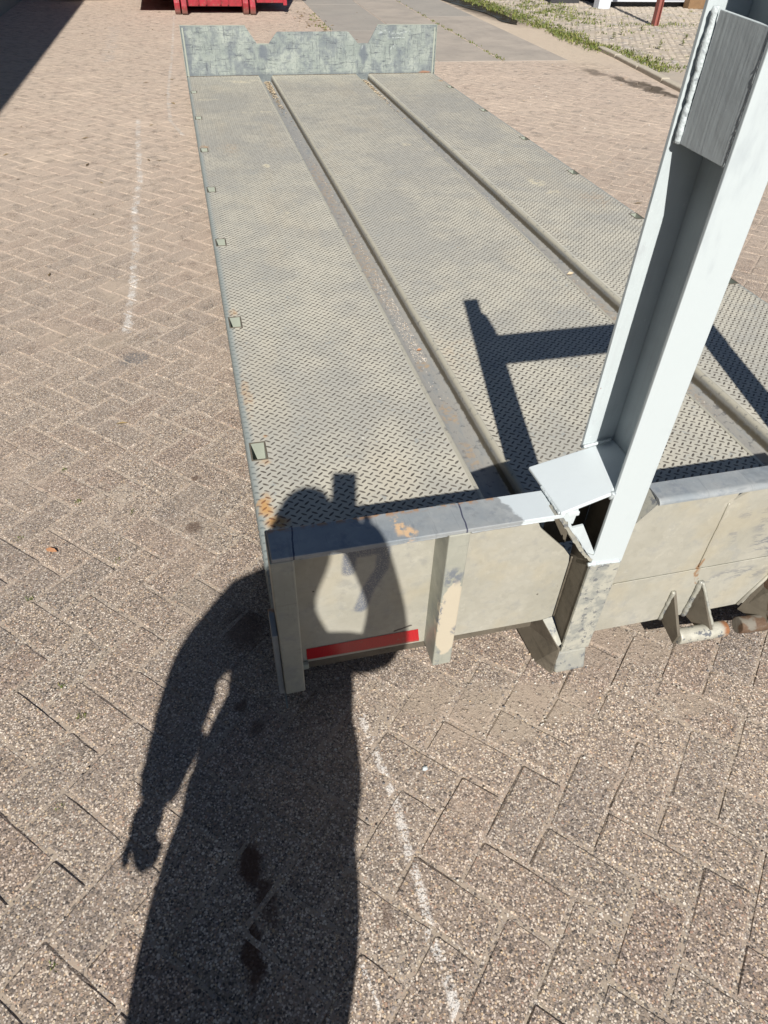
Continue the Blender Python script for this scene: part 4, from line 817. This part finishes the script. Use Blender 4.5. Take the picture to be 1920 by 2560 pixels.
def skin(name, pts, edges, mats, sub=2, parent=pers, root=0):
    me = bpy.data.meshes.new(name); me.from_pydata([(p[0], p[1], p[2]+Z0) for p in pts], edges, []); o = bpy.data.objects.new(name, me); C.objects.link(o)
    sm = o.modifiers.new('skin', 'SKIN'); sd = o.modifiers.new('sub', 'SUBSURF'); sd.levels = sub; sd.render_levels = sub
    for i, p in enumerate(pts): me.skin_vertices[0].data[i].radius = (p[3], p[4] if len(p) > 4 else p[3]); me.skin_vertices[0].data[i].use_root = (i == root)
    sm.use_smooth_shade = True
    dg = bpy.context.evaluated_depsgraph_get(); dg.update(); nm = bpy.data.meshes.new_from_object(o.evaluated_get(dg)); o.modifiers.clear(); o.data = nm
    nm.materials.clear()
    for mm in mats: nm.materials.append(M[mm])
    par(o, parent); return o
Yb = -1.78
body = [(-.292, Yb, .84, .235, .13), (-.275, Yb, 1.02, .222, .13), (-.278, Yb, 1.15, .212, .13), (-.292, Yb, 1.250, .125, .10), (-.262, Yb+.01, 1.365, .060), (-.244, Yb+.03, 1.46, .100, .10), (-.238, Yb+.03, 1.55, .104, .11), (-.236, Yb+.02, 1.605, .078, .09),
        (-.437, Yb, 1.272, .082), (-.492, Yb+.01, 1.16, .096), (-.510, Yb+.02, 1.05, .096), (-.541, Yb+.04, .87, .056), (-.543, Yb+.05, .80, .054),
        (-.185, Yb+.01, 1.17, .060), (-.080, Yb+.06, 1.07, .085), (.000, Yb+.11, 1.01, .080), (.012, Yb+.17, 1.16, .046), (-.020, Yb+.24, 1.29, .050),
        (-.385, Yb, .72, .150, .13), (-.388, Yb+.01, .55, .150), (-.385, Yb+.02, .34, .140), (-.400, Yb, .12, .10), (-.402, Yb-.02, -.04, .065), (-.402, Yb+.10, -.085, .050),
        (-.222, Yb, .72, .160, .13), (-.225, Yb+.01, .55, .158), (-.250, Yb+.02, .34, .120), (-.222, Yb, .12, .10), (-.215, Yb-.02, -.04, .065), (-.215, Yb+.10, -.085, .050), (-.276, Yb, .93, .225, .13), (-.274, Yb, 1.09, .222, .13), (-.048, Yb+.275, 1.345, .050)]
E_ = [(0, 30), (30, 1), (1, 31), (31, 2), (2, 3), (3, 4), (4, 5), (5, 6), (6, 7), (3, 8), (8, 9), (9, 10), (10, 11), (11, 12), (3, 13), (13, 14), (14, 15), (15, 16), (16, 17), (17, 32), (0, 18), (18, 19), (19, 20), (20, 21), (21, 22), (22, 23), (0, 24), (24, 25), (25, 26), (26, 27), (27, 28), (28, 29)]
bo = skin('body', body, E_, ['shirt', 'skin', 'trousers', 'shoe'])
for v_ in bo.data.vertices:                    # the loose jacket hangs wider than the waist
    z_ = v_.co.z-Z0
    if .74 < z_ < 1.17 and -.468 < v_.co.x < -.125:
        k_ = min(1, (z_-.74)/.14, (1.17-z_)/.06); v_.co.x = -.285+(v_.co.x+.285)*(1+(.36 if v_.co.x > -.285 else (.22 if z_ < 1.0 else .30))*k_)
for p in bo.data.polygons:
    c = p.center; z_ = c.z-Z0; p.use_smooth = True
    if z_ > 1.36: p.material_index = 1
    elif c.y > Yb+.225 and z_ > 1.1: p.material_index = 1
    elif c.x < -.50 and z_ < .86: p.material_index = 1
    elif z_ < -.01: p.material_index = 3
    elif z_ < .84: p.material_index = 2
hr = B(); nu, nv = 20, 9
for j in range(nv+1):
    ph_ = -.15+(math.pi/2+.15)*j/nv
    for i in range(nu): th = 2*math.pi*i/nu; hr.v.append((-.240+.090*math.cos(ph_)*math.cos(th), Yb+.012+.104*math.cos(ph_)*math.sin(th), 1.550+.095*math.sin(ph_)+(.02 if math.sin(th) > .4 else -.03)*(1-j/nv)))
for j in range(nv):
    for i in range(nu): hr.f.append((j*nu+i, j*nu+(i+1) % nu, (j+1)*nu+(i+1) % nu, (j+1)*nu+i)); hr.mi.append(0)
hr.obj('hair', 'hair', pers, smooth=True)
B().tube((-.240, Yb+.112, 1.53), (-.240, Yb+.142, 1.495), .008, .014, 8).obj('nose', 'skin', pers, smooth=True)
for x_ in (-.332, -.148): B().tube((x_, Yb+.02, 1.50), (x_, Yb+.03, 1.55), .012, .014, 8).obj('ear', 'skin', pers, smooth=True)
B().box(-.262, -.218, Yb+.112, Yb+.122, 1.452, 1.460).obj('mouth', 'redpost', pers, bevel=.003)
for x_ in (-.272, -.208): B().tube((x_, Yb+.108, 1.535), (x_, Yb+.122, 1.535), .012, .008, 10).obj('eye', 'plastic', pers, smooth=True)
def hand(wr, dirv, side, curl, name, spread, fs=.018, fr=1.):
    wr = Vector(wr); d = Vector(dirv).normalized(); sd = Vector(side).normalized(); nrm = d.cross(sd).normalized(); P_ = [(wr.x, wr.y, wr.z, .036, .028), (*(wr+d*.045), .046, .024), (*(wr+d*.078), .042, .020)]; E2 = [(0, 1), (1, 2)]
    for k, L in enumerate((.060, .068, .064, .052)):
        base = wr+d*.075+sd*(k-1.5)*fs; i0 = len(P_); q = base; a = 0; P_.append((*base, .0092*fr)); E2.append((2, i0))
        for s_ in range(3): a += curl*(1+.4*s_); q = q+(d*math.cos(a)+nrm*math.sin(a)+sd*(k-1.5)*spread)*L*(.42, .32, .26)[s_]; P_.append((*q, (.0088-.0008*s_)*fr)); E2.append((i0+s_, i0+s_+1))
    i0 = len(P_); b0 = wr+d*.035-sd*.030; P_.append((*b0, .012)); E2.append((1, i0)); P_.append((*(b0+d*.030-sd*.022), .0105)); E2.append((i0, i0+1)); P_.append((*(b0+d*.052-sd*.020+nrm*.010), .009)); E2.append((i0+1, i0+2))
    o = skin(name, P_, E2, ['skin'], 1)
    for p in o.data.polygons: p.use_smooth = True
hand((-.549, Yb+.055, .80), (-.02, .05, -1), (.75, .66, 0), .62, 'hand', .0, .014, 1.4)
pc_ = cpt(-.020, -.105, .040)-Vector((0, 0, Z0))
hand(tuple(pc_+Vector((.006, -.02, -.030))), (-.15, .35, 1), (-1, .1, .1), .30, 'hand', .05)
